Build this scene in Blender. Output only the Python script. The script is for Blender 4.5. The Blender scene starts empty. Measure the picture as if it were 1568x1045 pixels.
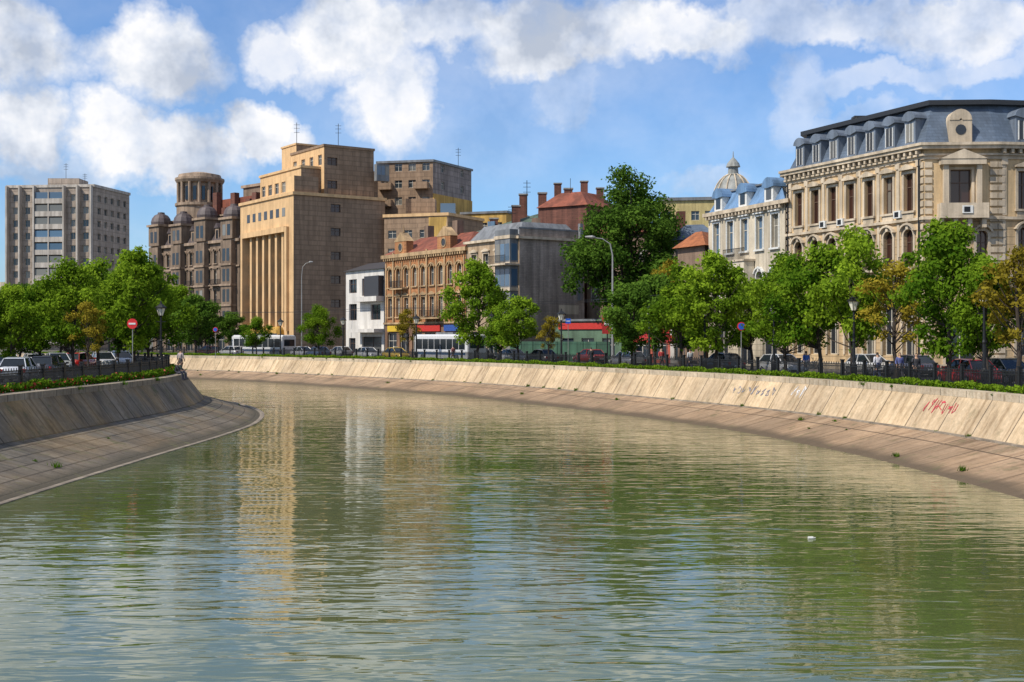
import bpy, bmesh, math, random
import numpy as np
from mathutils import Vector, Matrix
random.seed(7); np.random.seed(7)
scene=bpy.context.scene
COL=scene.collection
EYE=5.4; F=1900.0; HOR=518.0; ST=2.8; PAV=2.92
# ---------------------------------------------------------------- materials
def newmat(name):
    m=bpy.data.materials.new(name); m.use_nodes=True
    return m,m.node_tree.nodes,m.node_tree.links,m.node_tree.nodes['Principled BSDF']
def rgb(c,k=1.0): return (min(c[0]*k,1),min(c[1]*k,1),min(c[2]*k,1),1)
def mathn(N,L,op,a,b=None,c=None,clamp=False):
    n=N.new('ShaderNodeMath'); n.operation=op; n.use_clamp=clamp
    for i,v in enumerate((a,b,c)):
        if v is None: continue
        if isinstance(v,(int,float)): n.inputs[i].default_value=v
        else: L.new(v,n.inputs[i])
    return n.outputs[0]
def noise(N,L,vec,scale,detail=4,rough=.55,dist=0):
    n=N.new('ShaderNodeTexNoise'); n.inputs['Scale'].default_value=scale
    n.inputs['Detail'].default_value=detail; n.inputs['Roughness'].default_value=rough
    n.inputs['Distortion'].default_value=dist
    if vec is not None: L.new(vec,n.inputs['Vector'])
    return n
def ramp(N,L,fac,stops):
    r=N.new('ShaderNodeValToRGB'); L.new(fac,r.inputs[0])
    e=r.color_ramp.elements
    while len(e)<len(stops): e.new(.5)
    for i,(p,c) in enumerate(stops):
        e[i].position=p; e[i].color=c if len(c)==4 else (*c,1)
    return r.outputs[0]
def mixc(N,L,fac,a,b,mode='MIX'):
    m=N.new('ShaderNodeMix'); m.data_type='RGBA'; m.blend_type=mode
    if isinstance(fac,(int,float)): m.inputs[0].default_value=fac
    else: L.new(fac,m.inputs[0])
    for i,v in ((6,a),(7,b)):
        if isinstance(v,tuple): m.inputs[i].default_value=v if len(v)==4 else (*v,1)
        else: L.new(v,m.inputs[i])
    return m.outputs[2]
def mapping(N,L,vec,scale):
    m=N.new('ShaderNodeMapping'); m.inputs['Scale'].default_value=scale; L.new(vec,m.inputs[0]); return m.outputs[0]
_mc={}
def plaster(name,col,rough=.85,var=.35,grooves=0,brick=False,streak=.35,scale=.5,bump=.15,metal=0):
    if name in _mc: return _mc[name]
    m,N,L,P=newmat(name)
    tc=N.new('ShaderNodeTexCoord').outputs['Object']
    n1=noise(N,L,tc,scale,4,.6); n2=noise(N,L,mapping(N,L,tc,(1.3,1.3,.12)),1.0,3,.6); n3=noise(N,L,tc,9,2)
    c=ramp(N,L,n1.outputs[0],[(.3,rgb(col,1-var)),(.7,rgb(col,1+var*.35))])
    st=ramp(N,L,n2.outputs[0],[(.38,(1-streak,1-streak*1.02,1-streak*1.05)),(.6,(1,1,1))])
    c=mixc(N,L,1.0,c,st,'MULTIPLY')
    g=ramp(N,L,n3.outputs[0],[(.3,(.86,.86,.86)),(.7,(1,1,1))]); c=mixc(N,L,.7,c,g,'MULTIPLY')
    h=n3.outputs[0]
    if grooves:
        sx=N.new('ShaderNodeSeparateXYZ'); L.new(tc,sx.inputs[0])
        fr=mathn(N,L,'FRACT',mathn(N,L,'MULTIPLY',sx.outputs[2],1.0/grooves))
        ln=mathn(N,L,'LESS_THAN',fr,.13)
        c=mixc(N,L,mathn(N,L,'MULTIPLY',ln,.6),c,rgb(col,.3))
    if brick:
        sx=N.new('ShaderNodeSeparateXYZ'); L.new(tc,sx.inputs[0])
        cx=N.new('ShaderNodeCombineXYZ')
        L.new(mathn(N,L,'ADD',sx.outputs[0],mathn(N,L,'MULTIPLY',sx.outputs[1],.8)),cx.inputs[0]); L.new(sx.outputs[2],cx.inputs[1])
        b=N.new('ShaderNodeTexBrick'); L.new(cx.outputs[0],b.inputs['Vector']); b.inputs['Scale'].default_value=1
        k=brick
        b.inputs['Brick Width'].default_value=.5*k; b.inputs['Row Height'].default_value=.2*k; b.inputs['Mortar Size'].default_value=.02*k
        b.inputs['Color1'].default_value=(1,1,1,1); b.inputs['Color2'].default_value=(.74,.74,.74,1); b.inputs['Mortar'].default_value=(.6,.6,.6,1)
        c=mixc(N,L,.75,c,b.outputs[0],'MULTIPLY')
    L.new(c,P.inputs['Base Color']); P.inputs['Roughness'].default_value=rough; P.inputs['Metallic'].default_value=metal
    if bump:
        b=N.new('ShaderNodeBump'); b.inputs['Strength'].default_value=bump; b.inputs['Distance'].default_value=.05
        L.new(h,b.inputs['Height']); L.new(b.outputs[0],P.inputs['Normal'])
    _mc[name]=m; return m
def simple(name,col,rough=.5,metal=0,spec=.5,coat=0):
    if name in _mc: return _mc[name]
    m,N,L,P=newmat(name)
    tc=N.new('ShaderNodeTexCoord').outputs['Object']
    n=noise(N,L,tc,6,2); c=ramp(N,L,n.outputs[0],[(.3,rgb(col,.82)),(.7,rgb(col,1.08))])
    L.new(c,P.inputs['Base Color']); P.inputs['Roughness'].default_value=rough; P.inputs['Metallic'].default_value=metal
    P.inputs['Coat Weight'].default_value=coat
    _mc[name]=m; return m
def glassmat(name='window_glass',curtain=.3,tint=(.02,.028,.035)):
    if name in _mc: return _mc[name]
    m,N,L,P=newmat(name)
    g=N.new('ShaderNodeNewGeometry')
    c=ramp(N,L,g.outputs['Random Per Island'],[(0,rgb(tint)),(1-curtain,rgb(tint,1.8)),(1-curtain+.03,(.22,.21,.18)),(1,(.12,.12,.11))])
    L.new(c,P.inputs['Base Color']); P.inputs['Roughness'].default_value=.08; P.inputs['Specular IOR Level'].default_value=.6
    tc=N.new('ShaderNodeTexCoord').outputs['Object']; n=noise(N,L,tc,1.2,2)
    b=N.new('ShaderNodeBump'); b.inputs['Strength'].default_value=.08; L.new(n.outputs[0],b.inputs['Height']); L.new(b.outputs[0],P.inputs['Normal'])
    _mc[name]=m; return m
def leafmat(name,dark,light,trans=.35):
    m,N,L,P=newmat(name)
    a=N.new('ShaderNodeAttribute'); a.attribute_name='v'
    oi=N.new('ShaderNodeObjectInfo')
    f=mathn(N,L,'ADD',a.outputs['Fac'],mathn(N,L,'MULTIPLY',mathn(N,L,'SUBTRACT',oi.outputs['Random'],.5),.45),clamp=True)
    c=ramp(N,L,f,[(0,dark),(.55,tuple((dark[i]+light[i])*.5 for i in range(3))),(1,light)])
    D=N.new('ShaderNodeBsdfDiffuse'); L.new(c,D.inputs[0]); N.remove(P)
    t=N.new('ShaderNodeBsdfTranslucent'); L.new(c,t.inputs[0])
    mx=N.new('ShaderNodeMixShader'); mx.inputs[0].default_value=trans
    L.new(D.outputs[0],mx.inputs[1]); L.new(t.outputs[0],mx.inputs[2]); L.new(mx.outputs[0],N['Material Output'].inputs[0])
    return m
# ---------------------------------------------------------------- mesh builder
class B:
    def __init__(s,name,o=(0,0,0)):
        s.name=name; s.o=Vector(o) if len(o)==3 else Vector((o[0],o[1],ST)); s.parts={}
    def add(s,part,mat,vs,fs):
        key=(part,mat.name)
        p=s.parts.setdefault(key,(mat,[],[]))
        k=len(p[1]); o=s.o
        p[1].extend([(v[0]-o[0],v[1]-o[1],v[2]-o[2]) for v in vs]); p[2].extend([tuple(i+k for i in f) for f in fs])
    def box(s,part,mat,a,b):
        x0,y0,z0=a; x1,y1,z1=b
        vs=[(x0,y0,z0),(x1,y0,z0),(x1,y1,z0),(x0,y1,z0),(x0,y0,z1),(x1,y0,z1),(x1,y1,z1),(x0,y1,z1)]
        s.add(part,mat,vs,[(3,2,1,0),(4,5,6,7),(0,1,5,4),(1,2,6,5),(2,3,7,6),(3,0,4,7)])
    def prism(s,part,mat,poly,z0,z1,poly2=None,top=True,bot=True):
        n=len(poly); q=poly2 or poly
        vs=[(p[0],p[1],z0) for p in poly]+[(p[0],p[1],z1) for p in q]
        fs=[(i,(i+1)%n,(i+1)%n+n,i+n) for i in range(n)]
        if top: fs.append(tuple(range(n,2*n)))
        if bot: fs.append(tuple(reversed(range(n))))
        s.add(part,mat,vs,fs)
    def tube(s,part,mat,pts,rs,n=8,cap=True):
        pts=[Vector(p) for p in pts]
        if isinstance(rs,(int,float)): rs=[rs]*len(pts)
        vs=[];fs=[]
        for i,p in enumerate(pts):
            d=(pts[min(i+1,len(pts)-1)]-pts[max(i-1,0)]).normalized()
            a=d.cross(Vector((0,1,0)) if abs(d.y)<.9 else Vector((1,0,0))).normalized(); b=d.cross(a)
            for k in range(n):
                t=2*math.pi*k/n; vs.append(p+(a*math.cos(t)+b*math.sin(t))*rs[i])
        for i in range(len(pts)-1):
            for k in range(n):
                fs.append((i*n+k,i*n+(k+1)%n,(i+1)*n+(k+1)%n,(i+1)*n+k))
        if cap: fs.append(tuple(range(n))); fs.append(tuple(reversed(range((len(pts)-1)*n,len(pts)*n))))
        s.add(part,mat,vs,fs)
    def lathe(s,part,mat,c,prof,n=16,a0=0):
        vs=[];fs=[]
        for r,z in prof:
            for k in range(n):
                t=a0+2*math.pi*k/n; vs.append((c[0]+r*math.cos(t),c[1]+r*math.sin(t),z))
        for i in range(len(prof)-1):
            for k in range(n): fs.append((i*n+k,i*n+(k+1)%n,(i+1)*n+(k+1)%n,(i+1)*n+k))
        s.add(part,mat,vs,fs)
    def finish(s,single=False,smooth=(),bevel=0):
        if single:
            me=bpy.data.meshes.new(s.name); vs=[];fs=[];mi=[];mats=[]
            for (pn,mn),(mat,v,f) in s.parts.items():
                k=len(vs); vs+=v; fs+=[tuple(i+k for i in g) for g in f]; mi+=[len(mats)]*len(f); mats.append(mat)
            me.from_pydata(vs,[],fs)
            for m in mats: me.materials.append(m)
            me.polygons.foreach_set('material_index',mi); me.update()
            ob=bpy.data.objects.new(s.name,me); ob.location=s.o; COL.objects.link(ob); return ob
        e=bpy.data.objects.new(s.name,None); e.location=s.o; e.empty_display_size=.5; COL.objects.link(e)
        for (pn,mn),(mat,v,f) in s.parts.items():
            me=bpy.data.meshes.new(pn); me.from_pydata(v,[],f); me.materials.append(mat)
            if pn in smooth: me.polygons.foreach_set('use_smooth',[True]*len(f))
            me.update()
            ob=bpy.data.objects.new(pn,me); COL.objects.link(ob); ob.parent=e
        return e
def offpoly(poly,d):
    n=len(poly); out=[]
    for i in range(n):
        p0=Vector(poly[i-1]);p=Vector(poly[i]);p1=Vector(poly[(i+1)%n])
        a=(p-p0).normalized(); b=(p1-p).normalized()
        na=Vector((a.y,-a.x)); nb=Vector((b.y,-b.x)); m=(na+nb); m=m/max(m.length_squared,.2)*2
        out.append(tuple(p+m*d))
    return out
class Fr:
    """facade frame: u runs left to right seen from outside, n is outward"""
    def __init__(s,b,p,q):
        s.b=b; s.p=Vector(p); q=Vector(q); s.L=(q-s.p).length; s.d=(q-s.p)/s.L; s.n=Vector((s.d.y,-s.d.x))
    def P(s,u,n,z):
        v=s.p+s.d*u+s.n*n; return (v.x,v.y,z)
    def box(s,part,mat,u0,u1,n0,n1,z0,z1):
        vs=[s.P(u0,n1,z0),s.P(u1,n1,z0),s.P(u1,n0,z0),s.P(u0,n0,z0),s.P(u0,n1,z1),s.P(u1,n1,z1),s.P(u1,n0,z1),s.P(u0,n0,z1)]
        s.b.add(part,mat,vs,[(3,2,1,0),(4,5,6,7),(0,1,5,4),(1,2,6,5),(2,3,7,6),(3,0,4,7)])
    def quad(s,part,mat,pts): s.b.add(part,mat,[s.P(*p) for p in pts],[tuple(range(len(pts)))])
    def gable(s,part,mat,u0,u1,n0,n1,z0,z1):
        um=(u0+u1)/2
        vs=[s.P(u0,n1,z0),s.P(u1,n1,z0),s.P(um,n1,z1),s.P(u0,n0,z0),s.P(u1,n0,z0),s.P(um,n0,z1)]
        s.b.add(part,mat,vs,[(0,1,2),(5,4,3),(1,4,5,2),(3,0,2,5),(0,3,4,1)])
    def arcband(s,part,mat,uc,z,r0,r1,n0,n1,seg=8,a0=0,a1=math.pi):
        vs=[];fs=[]
        for i in range(seg+1):
            t=a0+(a1-a0)*i/seg; c,sn=math.cos(t),math.sin(t)
            for r,n in((r0,n1),(r1,n1),(r1,n0),(r0,n0)): vs.append(s.P(uc-r*c,n,z+r*sn))
        for i in range(seg):
            for k in range(4): fs.append((i*4+k,i*4+(k+1)%4,i*4+4+(k+1)%4,i*4+4+k))
        fs+= [(0,1,2,3),(seg*4+3,seg*4+2,seg*4+1,seg*4)]
        s.b.add(part,mat,vs,fs)
    def wall(s,mat,z0,z1,ops,u0=0,u1=None,glass=None,frame=None,rec=.22,mull=1,trans=.65,n=0):
        u1=s.L if u1 is None else u1
        glass=glass or GL; frame=frame or FRW
        us=sorted(set([u0,u1]+[o[0] for o in ops]+[o[1] for o in ops])); zs=sorted(set([z0,z1]+[o[2] for o in ops]+[o[3] for o in ops]))
        vs=[];fs=[]
        for i in range(len(us)-1):
            for j in range(len(zs)-1):
                uc=(us[i]+us[i+1])/2; zc=(zs[j]+zs[j+1])/2
                if any(o[0]<uc<o[1] and o[2]<zc<o[3] for o in ops): continue
                k=len(vs); vs+=[s.P(us[i],n,zs[j]),s.P(us[i+1],n,zs[j]),s.P(us[i+1],n,zs[j+1]),s.P(us[i],n,zs[j+1])]; fs.append((k,k+1,k+2,k+3))
        s.b.add('walls',mat,vs,fs)
        for o in ops:
            a,b,c,d=o[:4]; arch=len(o)>4 and o[4]; m=n-rec
            if arch:
                r=(b-a)/2; sp=d-r; uc=(a+b)/2
                arc=[(uc-r*math.cos(math.pi*i/10),sp+r*math.sin(math.pi*i/10)) for i in range(11)]
                s.b.add('walls',mat,[s.P(a,n,d)]+[s.P(x,n,z) for x,z in arc[:6]],[(0,)+tuple(range(1,7))])
                s.b.add('walls',mat,[s.P(b,n,d)]+[s.P(x,n,z) for x,z in arc[5:]],[(0,)+tuple(range(1,7))])
                for i in range(10): s.quad('walls',mat,[(arc[i][0],n,arc[i][1]),(arc[i+1][0],n,arc[i+1][1]),(arc[i+1][0],m,arc[i+1][1]),(arc[i][0],m,arc[i][1])])
            else:
                sp=d; s.quad('walls',mat,[(a,n,d),(b,n,d),(b,m,d),(a,m,d)])
            s.quad('walls',mat,[(a,n,c),(a,n,sp),(a,m,sp),(a,m,c)]); s.quad('walls',mat,[(b,n,sp),(b,n,c),(b,m,c),(b,m,sp)])
            s.quad('walls',mat,[(a,n,c),(a,m,c),(b,m,c),(b,n,c)])
            s.quad('window_panes',glass,[(a,m,c),(b,m,c),(b,m,d),(a,m,d)])
            if frame and (b-a)>.5:
                w=.07; e=m+.06; e0=m+.004
                s.box('window_frames',frame,a,a+w,e0,e,c,d); s.box('window_frames',frame,b-w,b,e0,e,c,d)
                s.box('window_frames',frame,a+w,b-w,e0,e,c,c+w); s.box('window_frames',frame,a+w,b-w,e0,e,d-w,d)
                for q in range(mull):
                    uu=a+(b-a)*(q+1)/(mull+1); s.box('window_frames',frame,uu-.035,uu+.035,e0,e-.005,c+w,d-w)
                if trans: zz=c+(d-c)*trans; s.box('window_frames',frame,a+w,b-w,e0,e-.01,zz-.035,zz+.035)
    def dress(s,mat,o,hood=.2,w=.16,sill=True,ped=0,n=0):
        a,b,c,d=o[:4]; arch=len(o)>4 and o[4]
        if arch:
            r=(b-a)/2; sp=d-r
            s.box('window_surrounds',mat,a-w,a,n+.003,n+.08,c,sp); s.box('window_surrounds',mat,b,b+w,n+.003,n+.08,c,sp)
            s.arcband('window_surrounds',mat,(a+b)/2,sp+.002,r,r+w,n+.003,n+.09)
            if hood: s.arcband('window_hoods',mat,(a+b)/2,sp+.05,r+w+.03,r+w+.17,n+.003,n+hood+.05,a0=.35,a1=math.pi-.35); s.box('keystones',mat,(a+b)/2-.13,(a+b)/2+.13,n+.01,n+.22,d-.05,d+w+.25)
        else:
            s.box('window_surrounds',mat,a-w,a,n+.003,n+.07,c,d); s.box('window_surrounds',mat,b,b+w,n+.003,n+.07,c,d)
            s.box('window_surrounds',mat,a-w,b+w,n+.003,n+.08,d+.002,d+w)
            if hood: s.box('window_hoods',mat,a-w-.1,b+w+.1,n+.003,n+hood,d+w+.08,d+w+.2)
            if ped: s.gable('window_hoods',mat,a-w-.1,b+w+.1,n+.003,n+hood-.01,d+w+.203,d+w+.2+ped)
        if sill: s.box('sills',mat,a-w-.06,b+w+.06,n+.003,n+.2,c-.16,c-.003)
def row(L,k,w,z,h,arch=False,u0=0,m=0):
    sp=(L-2*m)/k
    return [(u0+m+sp*(i+.5)-w/2,u0+m+sp*(i+.5)+w/2,z,z+h,arch) for i in range(k)]
def balcony(fr,slab,rail,u0,u1,z,dep=.9,h=1.0,solid=False,n=0):
    fr.box('balcony_slabs',slab,u0,u1,n+.004,n+dep,z-.18,z)
    if solid:
        fr.box('balcony_parapets',rail,u0,u1,n+dep-.1,n+dep+.003,z+.003,z+h); fr.box('balcony_parapets',rail,u0,u0+.1,n+.01,n+dep-.103,z+.003,z+h); fr.box('balcony_parapets',rail,u1-.1,u1,n+.01,n+dep-.103,z+.003,z+h)
    else:
        fr.box('balcony_rails',rail,u0,u1,n+dep-.06,n+dep,z+h-.05,z+h); 
        k=int((u1-u0)/.16)
        for i in range(k+1):
            u=u0+(u1-u0-.03)*i/k; fr.box('balcony_rails',rail,u,u+.03,n+dep-.05,n+dep-.02,z+.002,z+h-.052)
def antenna(b,x,y,z,h,mat):
    b.tube('antennas',mat,[(x,y,z),(x,y,z+h)],.05,5)
    for k in (.65,.8,.92): b.tube('antennas',mat,[(x-.5,y,z+h*k),(x+.5,y,z+h*k)],.03,4)
def acunit(fr,u,z,n=0):
    fr.box('air_conditioners',WHT,u,u+.75,n+.01,n+.32,z,z+.55); fr.box('air_conditioner_grilles',DARK,u+.12,u+.55,n+.321,n+.33,z+.08,z+.46)
# shared materials
GL=glassmat(); GLD=glassmat('window_glass_dark',.08,(.012,.015,.02)); GLB=glassmat('window_glass_blue',.15,(.05,.09,.14)); GLR=glassmat('window_brown_blind',.05,(.03,.013,.01))
FRW=simple('painted_window_frame',(.5,.47,.4),.6); FRB=simple('brown_window_frame',(.1,.06,.04),.6)
WHT=simple('white_metal',(.65,.65,.62),.45); DARK=simple('dark_iron',(.015,.016,.018),.5,.3); GREY=plaster('grey_sheet_metal',(.2,.21,.22),.5,.25); POLE=simple('galvanised_pole',(.3,.3,.29),.5,.4)
SLATE=plaster('slate_roof',(.11,.15,.21),.55,.3,brick=1.2,streak=.2); BLKROOF=simple('dark_fascia',(.02,.022,.025),.5)
CREAM=plaster('cream_stucco',(.66,.48,.27),.85,.2); CREAMG=plaster('cream_rusticated',(.62,.45,.26),.85,.22,grooves=.55); TRIM=plaster('stone_trim',(.64,.53,.39),.8,.3)
TILE=plaster('red_tile_roof',(.3,.085,.045),.8,.4,brick=.8)
# ---------------------------------------------------------------- curves
class Curve:
    def __init__(s,pts,side):
        P=[Vector(p) for p in pts]; out=[]
        for i in range(len(P)-1):
            p0=P[max(i-1,0)];p1=P[i];p2=P[i+1];p3=P[min(i+2,len(P)-1)]
            n=max(2,int((p2-p1).length/1.5))
            for k in range(n):
                t=k/n; out.append(.5*((2*p1)+(p2-p0)*t+(2*p0-5*p1+4*p2-p3)*t*t+(3*p1-p0-3*p2+p3)*t**3))
        out.append(P[-1]); s.p=out; s.s=[0]
        for i in range(1,len(out)): s.s.append(s.s[-1]+(out[i]-out[i-1]).length)
        s.side=side; s.nrm=[];s.tan=[]
        for i in range(len(out)):
            t=(out[min(i+2,len(out)-1)]-out[max(i-2,0)]).normalized(); s.tan.append(t); s.nrm.append(Vector((t.y,-t.x))*side)
    def at(s,d,off=0):
        d=max(0,min(d,s.s[-1]-.01)); i=int(np.searchsorted(s.s,d,side='right'))-1; t=(d-s.s[i])/(s.s[i+1]-s.s[i])
        p=s.p[i].lerp(s.p[i+1],t); n=s.nrm[i].lerp(s.nrm[i+1],t).normalized(); return p+n*off,s.tan[i],n
    def bearing(s,b,off):
        best=None
        for i in range(len(s.p)):
            q=s.p[i]+s.nrm[i]*off
            if q.y<20: continue
            e=abs(784+q.x/q.y*F-b)
            if best is None or e<best[0]: best=(e,i)
        i=best[1]; return s.p[i]+s.nrm[i]*off,s.tan[i],s.s[i]
R=Curve([(22.5,-60),(22.5,0),(22.5,35),(21.7,52.6),(20.3,62.5),(16.9,77.2),(8.6,98.8),(-3.5,123.5),(-28,157),(-46,174),(-80,197),(-160,232),(-300,270)],1)
Lc=Curve([(-22,-60),(-22,0),(-22,40),(-21.8,55),(-21.4,70),(-21.8,80),(-24,91),(-29,103),(-39,118),(-56,133),(-88,152),(-165,188),(-300,225)],-1)
def strip(name,c,prof,mat,single=True,s0=0,s1=1e9):
    idx=[i for i in range(len(c.p)) if s0<=c.s[i]<=s1]
    vs=[];fs=[];uv=[]; m=len(prof); vd=[0]
    for k in range(1,m): vd.append(vd[-1]+math.hypot(prof[k][0]-prof[k-1][0],prof[k][1]-prof[k-1][1]))
    for i in idx:
        for o,z in prof:
            q=c.p[i]+c.nrm[i]*o; vs.append((q.x,q.y,z))
    for a in range(len(idx)-1):
        for k in range(m-1):
            f=(a*m+k,a*m+k+1,(a+1)*m+k+1,(a+1)*m+k)
            if c.side<0: f=f[::-1]
            fs.append(f)
            for j in f: uv.append((c.s[idx[j//m]],vd[j%m]))
    me=bpy.data.meshes.new(name); me.from_pydata(vs,[],fs); ul=me.uv_layers.new(name='UVMap'); ul.data.foreach_set('uv',[x for p in uv for x in p])
    me.materials.append(mat); me.update(); ob=bpy.data.objects.new(name,me); COL.objects.link(ob); return ob
def bankmat(name,c1,c2,bw,rh,mort,moss,off=0.0,stain=.45,water=(.06,.05,.03),jd=.3,dirt=0,ochre=0):
    m,N,L,P=newmat(name); uv=N.new('ShaderNodeUVMap').outputs[0]; tc=N.new('ShaderNodeTexCoord').outputs['Object']
    b=N.new('ShaderNodeTexBrick'); L.new(uv,b.inputs['Vector']); b.offset=off; b.inputs['Scale'].default_value=1
    b.inputs['Brick Width'].default_value=bw; b.inputs['Row Height'].default_value=rh; b.inputs['Mortar Size'].default_value=mort; b.inputs['Mortar Smooth'].default_value=.3
    b.inputs['Color1'].default_value=rgb(c1); b.inputs['Color2'].default_value=rgb(c2); b.inputs['Mortar'].default_value=rgb(c1,jd)
    n1=noise(N,L,tc,.3,6,.65); n2=noise(N,L,mapping(N,L,uv,(1.6,.22,1)),1.3,5,.7); n3=noise(N,L,tc,5,4,.6)
    c=b.outputs[0]
    if ochre:
        no=noise(N,L,tc,.11,4,.65); c=mixc(N,L,ramp(N,L,no.outputs[0],[(.47,(0,0,0)),(.6,(ochre,ochre,ochre))]),c,(.42,.27,.1,1))
    c=mixc(N,L,1,c,ramp(N,L,n1.outputs[0],[(.3,(1-stain,1-stain,1-stain)),(.6,(1.0,1,1))]),'MULTIPLY')
    c=mixc(N,L,.85,c,ramp(N,L,n2.outputs[0],[(.33,(.42,.36,.28)),(.46,(.85,.82,.78)),(.6,(1,1,1))]),'MULTIPLY')
    c=mixc(N,L,.7,c,ramp(N,L,n3.outputs[0],[(.3,(.66,.66,.66)),(.7,(1,1,1))]),'MULTIPLY')
    sx=N.new('ShaderNodeSeparateXYZ'); L.new(tc,sx.inputs[0])
    zz=mathn(N,L,'ADD',sx.outputs[2],mathn(N,L,'MULTIPLY',n1.outputs[0],.3))
    if dirt:
        dr=N.new('ShaderNodeMapRange'); L.new(mathn(N,L,'ADD',sx.outputs[2],mathn(N,L,'MULTIPLY',n2.outputs[0],.7)),dr.inputs[0]); dr.inputs[1].default_value=.35; dr.inputs[2].default_value=1.2; dr.inputs[3].default_value=dirt; dr.inputs[4].default_value=0
        c=mixc(N,L,dr.outputs[0],c,(.17,.115,.065,1))
    wet=N.new('ShaderNodeMapRange'); L.new(zz,wet.inputs[0]); wet.inputs[1].default_value=.26; wet.inputs[2].default_value=.42; wet.inputs[3].default_value=.88; wet.inputs[4].default_value=0
    c=mixc(N,L,wet.outputs[0],c,rgb(water))
    mo=noise(N,L,tc,.8,5,.7); mf=ramp(N,L,mo.outputs[0],[(.57,(0,0,0)),(.66,(moss,moss,moss))]); c=mixc(N,L,mf,c,(.1,.095,.04,1))
    L.new(c,P.inputs['Base Color']); P.inputs['Roughness'].default_value=.88
    bp=N.new('ShaderNodeBump'); bp.inputs['Strength'].default_value=.45; bp.inputs['Distance'].default_value=.09
    L.new(mathn(N,L,'ADD',mathn(N,L,'MULTIPLY',b.outputs[1],-1),n3.outputs[0]),bp.inputs['Height']); L.new(bp.outputs[0],P.inputs['Normal'])
    return m
# ---------------------------------------------------------------- ground
PAVM=plaster('pavement_concrete',(.24,.22,.2),.9,.3,scale=.3); ASPH=plaster('asphalt',(.055,.055,.056),.9,.3,scale=.4); KERB=plaster('kerb_stone',(.3,.29,.27),.9,.3)
GRND=plaster('ground_soil',(.13,.12,.09),.95,.4,scale=.1)
def land(name,c,far):
    bm=bmesh.new(); vs=[bm.verts.new((p.x,p.y,ST)) for p in c.p]+[bm.verts.new((x,y,ST)) for x,y in far]
    es=[bm.edges.new((vs[i],vs[(i+1)%len(vs)])) for i in range(len(vs))]
    bmesh.ops.triangle_fill(bm,use_beauty=True,use_dissolve=False,edges=es)
    bmesh.ops.recalc_face_normals(bm,faces=bm.faces[:])
    for f in bm.faces:
        if f.normal.z<0: f.normal_flip()
    me=bpy.data.meshes.new(name); bm.to_mesh(me); me.materials.append(GRND); ob=bpy.data.objects.new(name,me); COL.objects.link(ob)
land('ground',R,[(-3500,600),(-3500,3800),(3500,3800),(3500,-60)])
land('ground',Lc,[(-3500,500),(-3500,-60)])
b=B('river_bed',(0,0,0)); b.add('river_bed',GRND,[(-3500,-60,-1.6),(3500,-60,-1.6),(3500,3800,-1.6),(-3500,3800,-1.6)],[(0,1,2,3)]); b.finish(True)
RB=bankmat('right_wall_concrete',(.68,.52,.33),(.6,.46,.3),3.2,3.0,.05,.35,water=(.1,.08,.05),stain=.35)
RS=bankmat('right_slope_concrete',(.5,.34,.21),(.42,.295,.19),3.2,5.0,.06,.5,water=(.085,.06,.035),stain=.5,dirt=.65)
LB=bankmat('left_wall_stone',(.34,.28,.2),(.25,.215,.165),1.6,3.0,.06,.9,0,.6,ochre=.75)
LS=bankmat('left_slope_stone',(.21,.185,.145),(.15,.135,.11),1.3,.8,.05,.9,.5,.6,ochre=.35,dirt=.3)
LIME=plaster('waterline_kerb',(.3,.25,.19),.8,.5,scale=1.0)
strip('embankment_wall',R,[(-1.15,1.0),(0,ST+.02)],RB); strip('embankment_slope',R,[(-7.2,-.55),(-5.2,0),(-1.5,.93),(-1.15,1.0)],RS)
strip('embankment_wall',Lc,[(-1.3,1.1),(0,ST+.02)],LB); strip('embankment_slope',Lc,[(-7.2,-.55),(-5.2,0),(-1.6,1.0),(-1.3,1.1)],LS)
strip('waterline_kerb',Lc,[(-5.5,-.2),(-5.47,.03),(-5.3,.04),(-5.1,.0)],LIME)
strip('embankment_ledge',R,[(-1.32,.93),(-1.3,1.03),(-1.12,1.05),(-1.08,1.0)],LIME)
CAPR=bankmat('parapet_cap_pale',(.66,.55,.4),(.6,.51,.38),2.4,3,.03,.3); CAPL=bankmat('parapet_cap_grey',(.42,.35,.26),(.36,.31,.24),1.8,3,.03,.6)
for c,m in((R,CAPR),(Lc,CAPL)):
    strip('parapet_cap',c,[(0,ST-.18),(-.12,ST-.16),(-.12,ST+.16),(.45,ST+.18),(.45,ST)],m)
    strip('pavement',c,[(.452,PAV),(3.8,PAV),(3.95,PAV-.01),(3.95,ST)],PAVM)
    strip('road',c,[(3.96,ST+.004),(12.5,ST+.004)],ASPH)
    strip('pavement',c,[(12.51,ST),(12.51,PAV-.01),(12.66,PAV),(15.8,PAV)],PAVM)
    mk=simple('road_marking_paint',(.6,.6,.58),.7)
    b=B('road_markings',(0,0,0)); d=0
    while d<c.s[-1]-6:
        for off in(8.2,):
            p0,t,n=c.at(d,off-.07); p1,_,_=c.at(d+3,off-.07); q0,_,_=c.at(d,off+.07); q1,_,_=c.at(d+3,off+.07)
            b.add('m',mk,[(p.x,p.y,ST+.009) for p in(p0,q0,q1,p1)],[(0,1,2,3)])
        d+=8
    b.finish(True)
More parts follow.
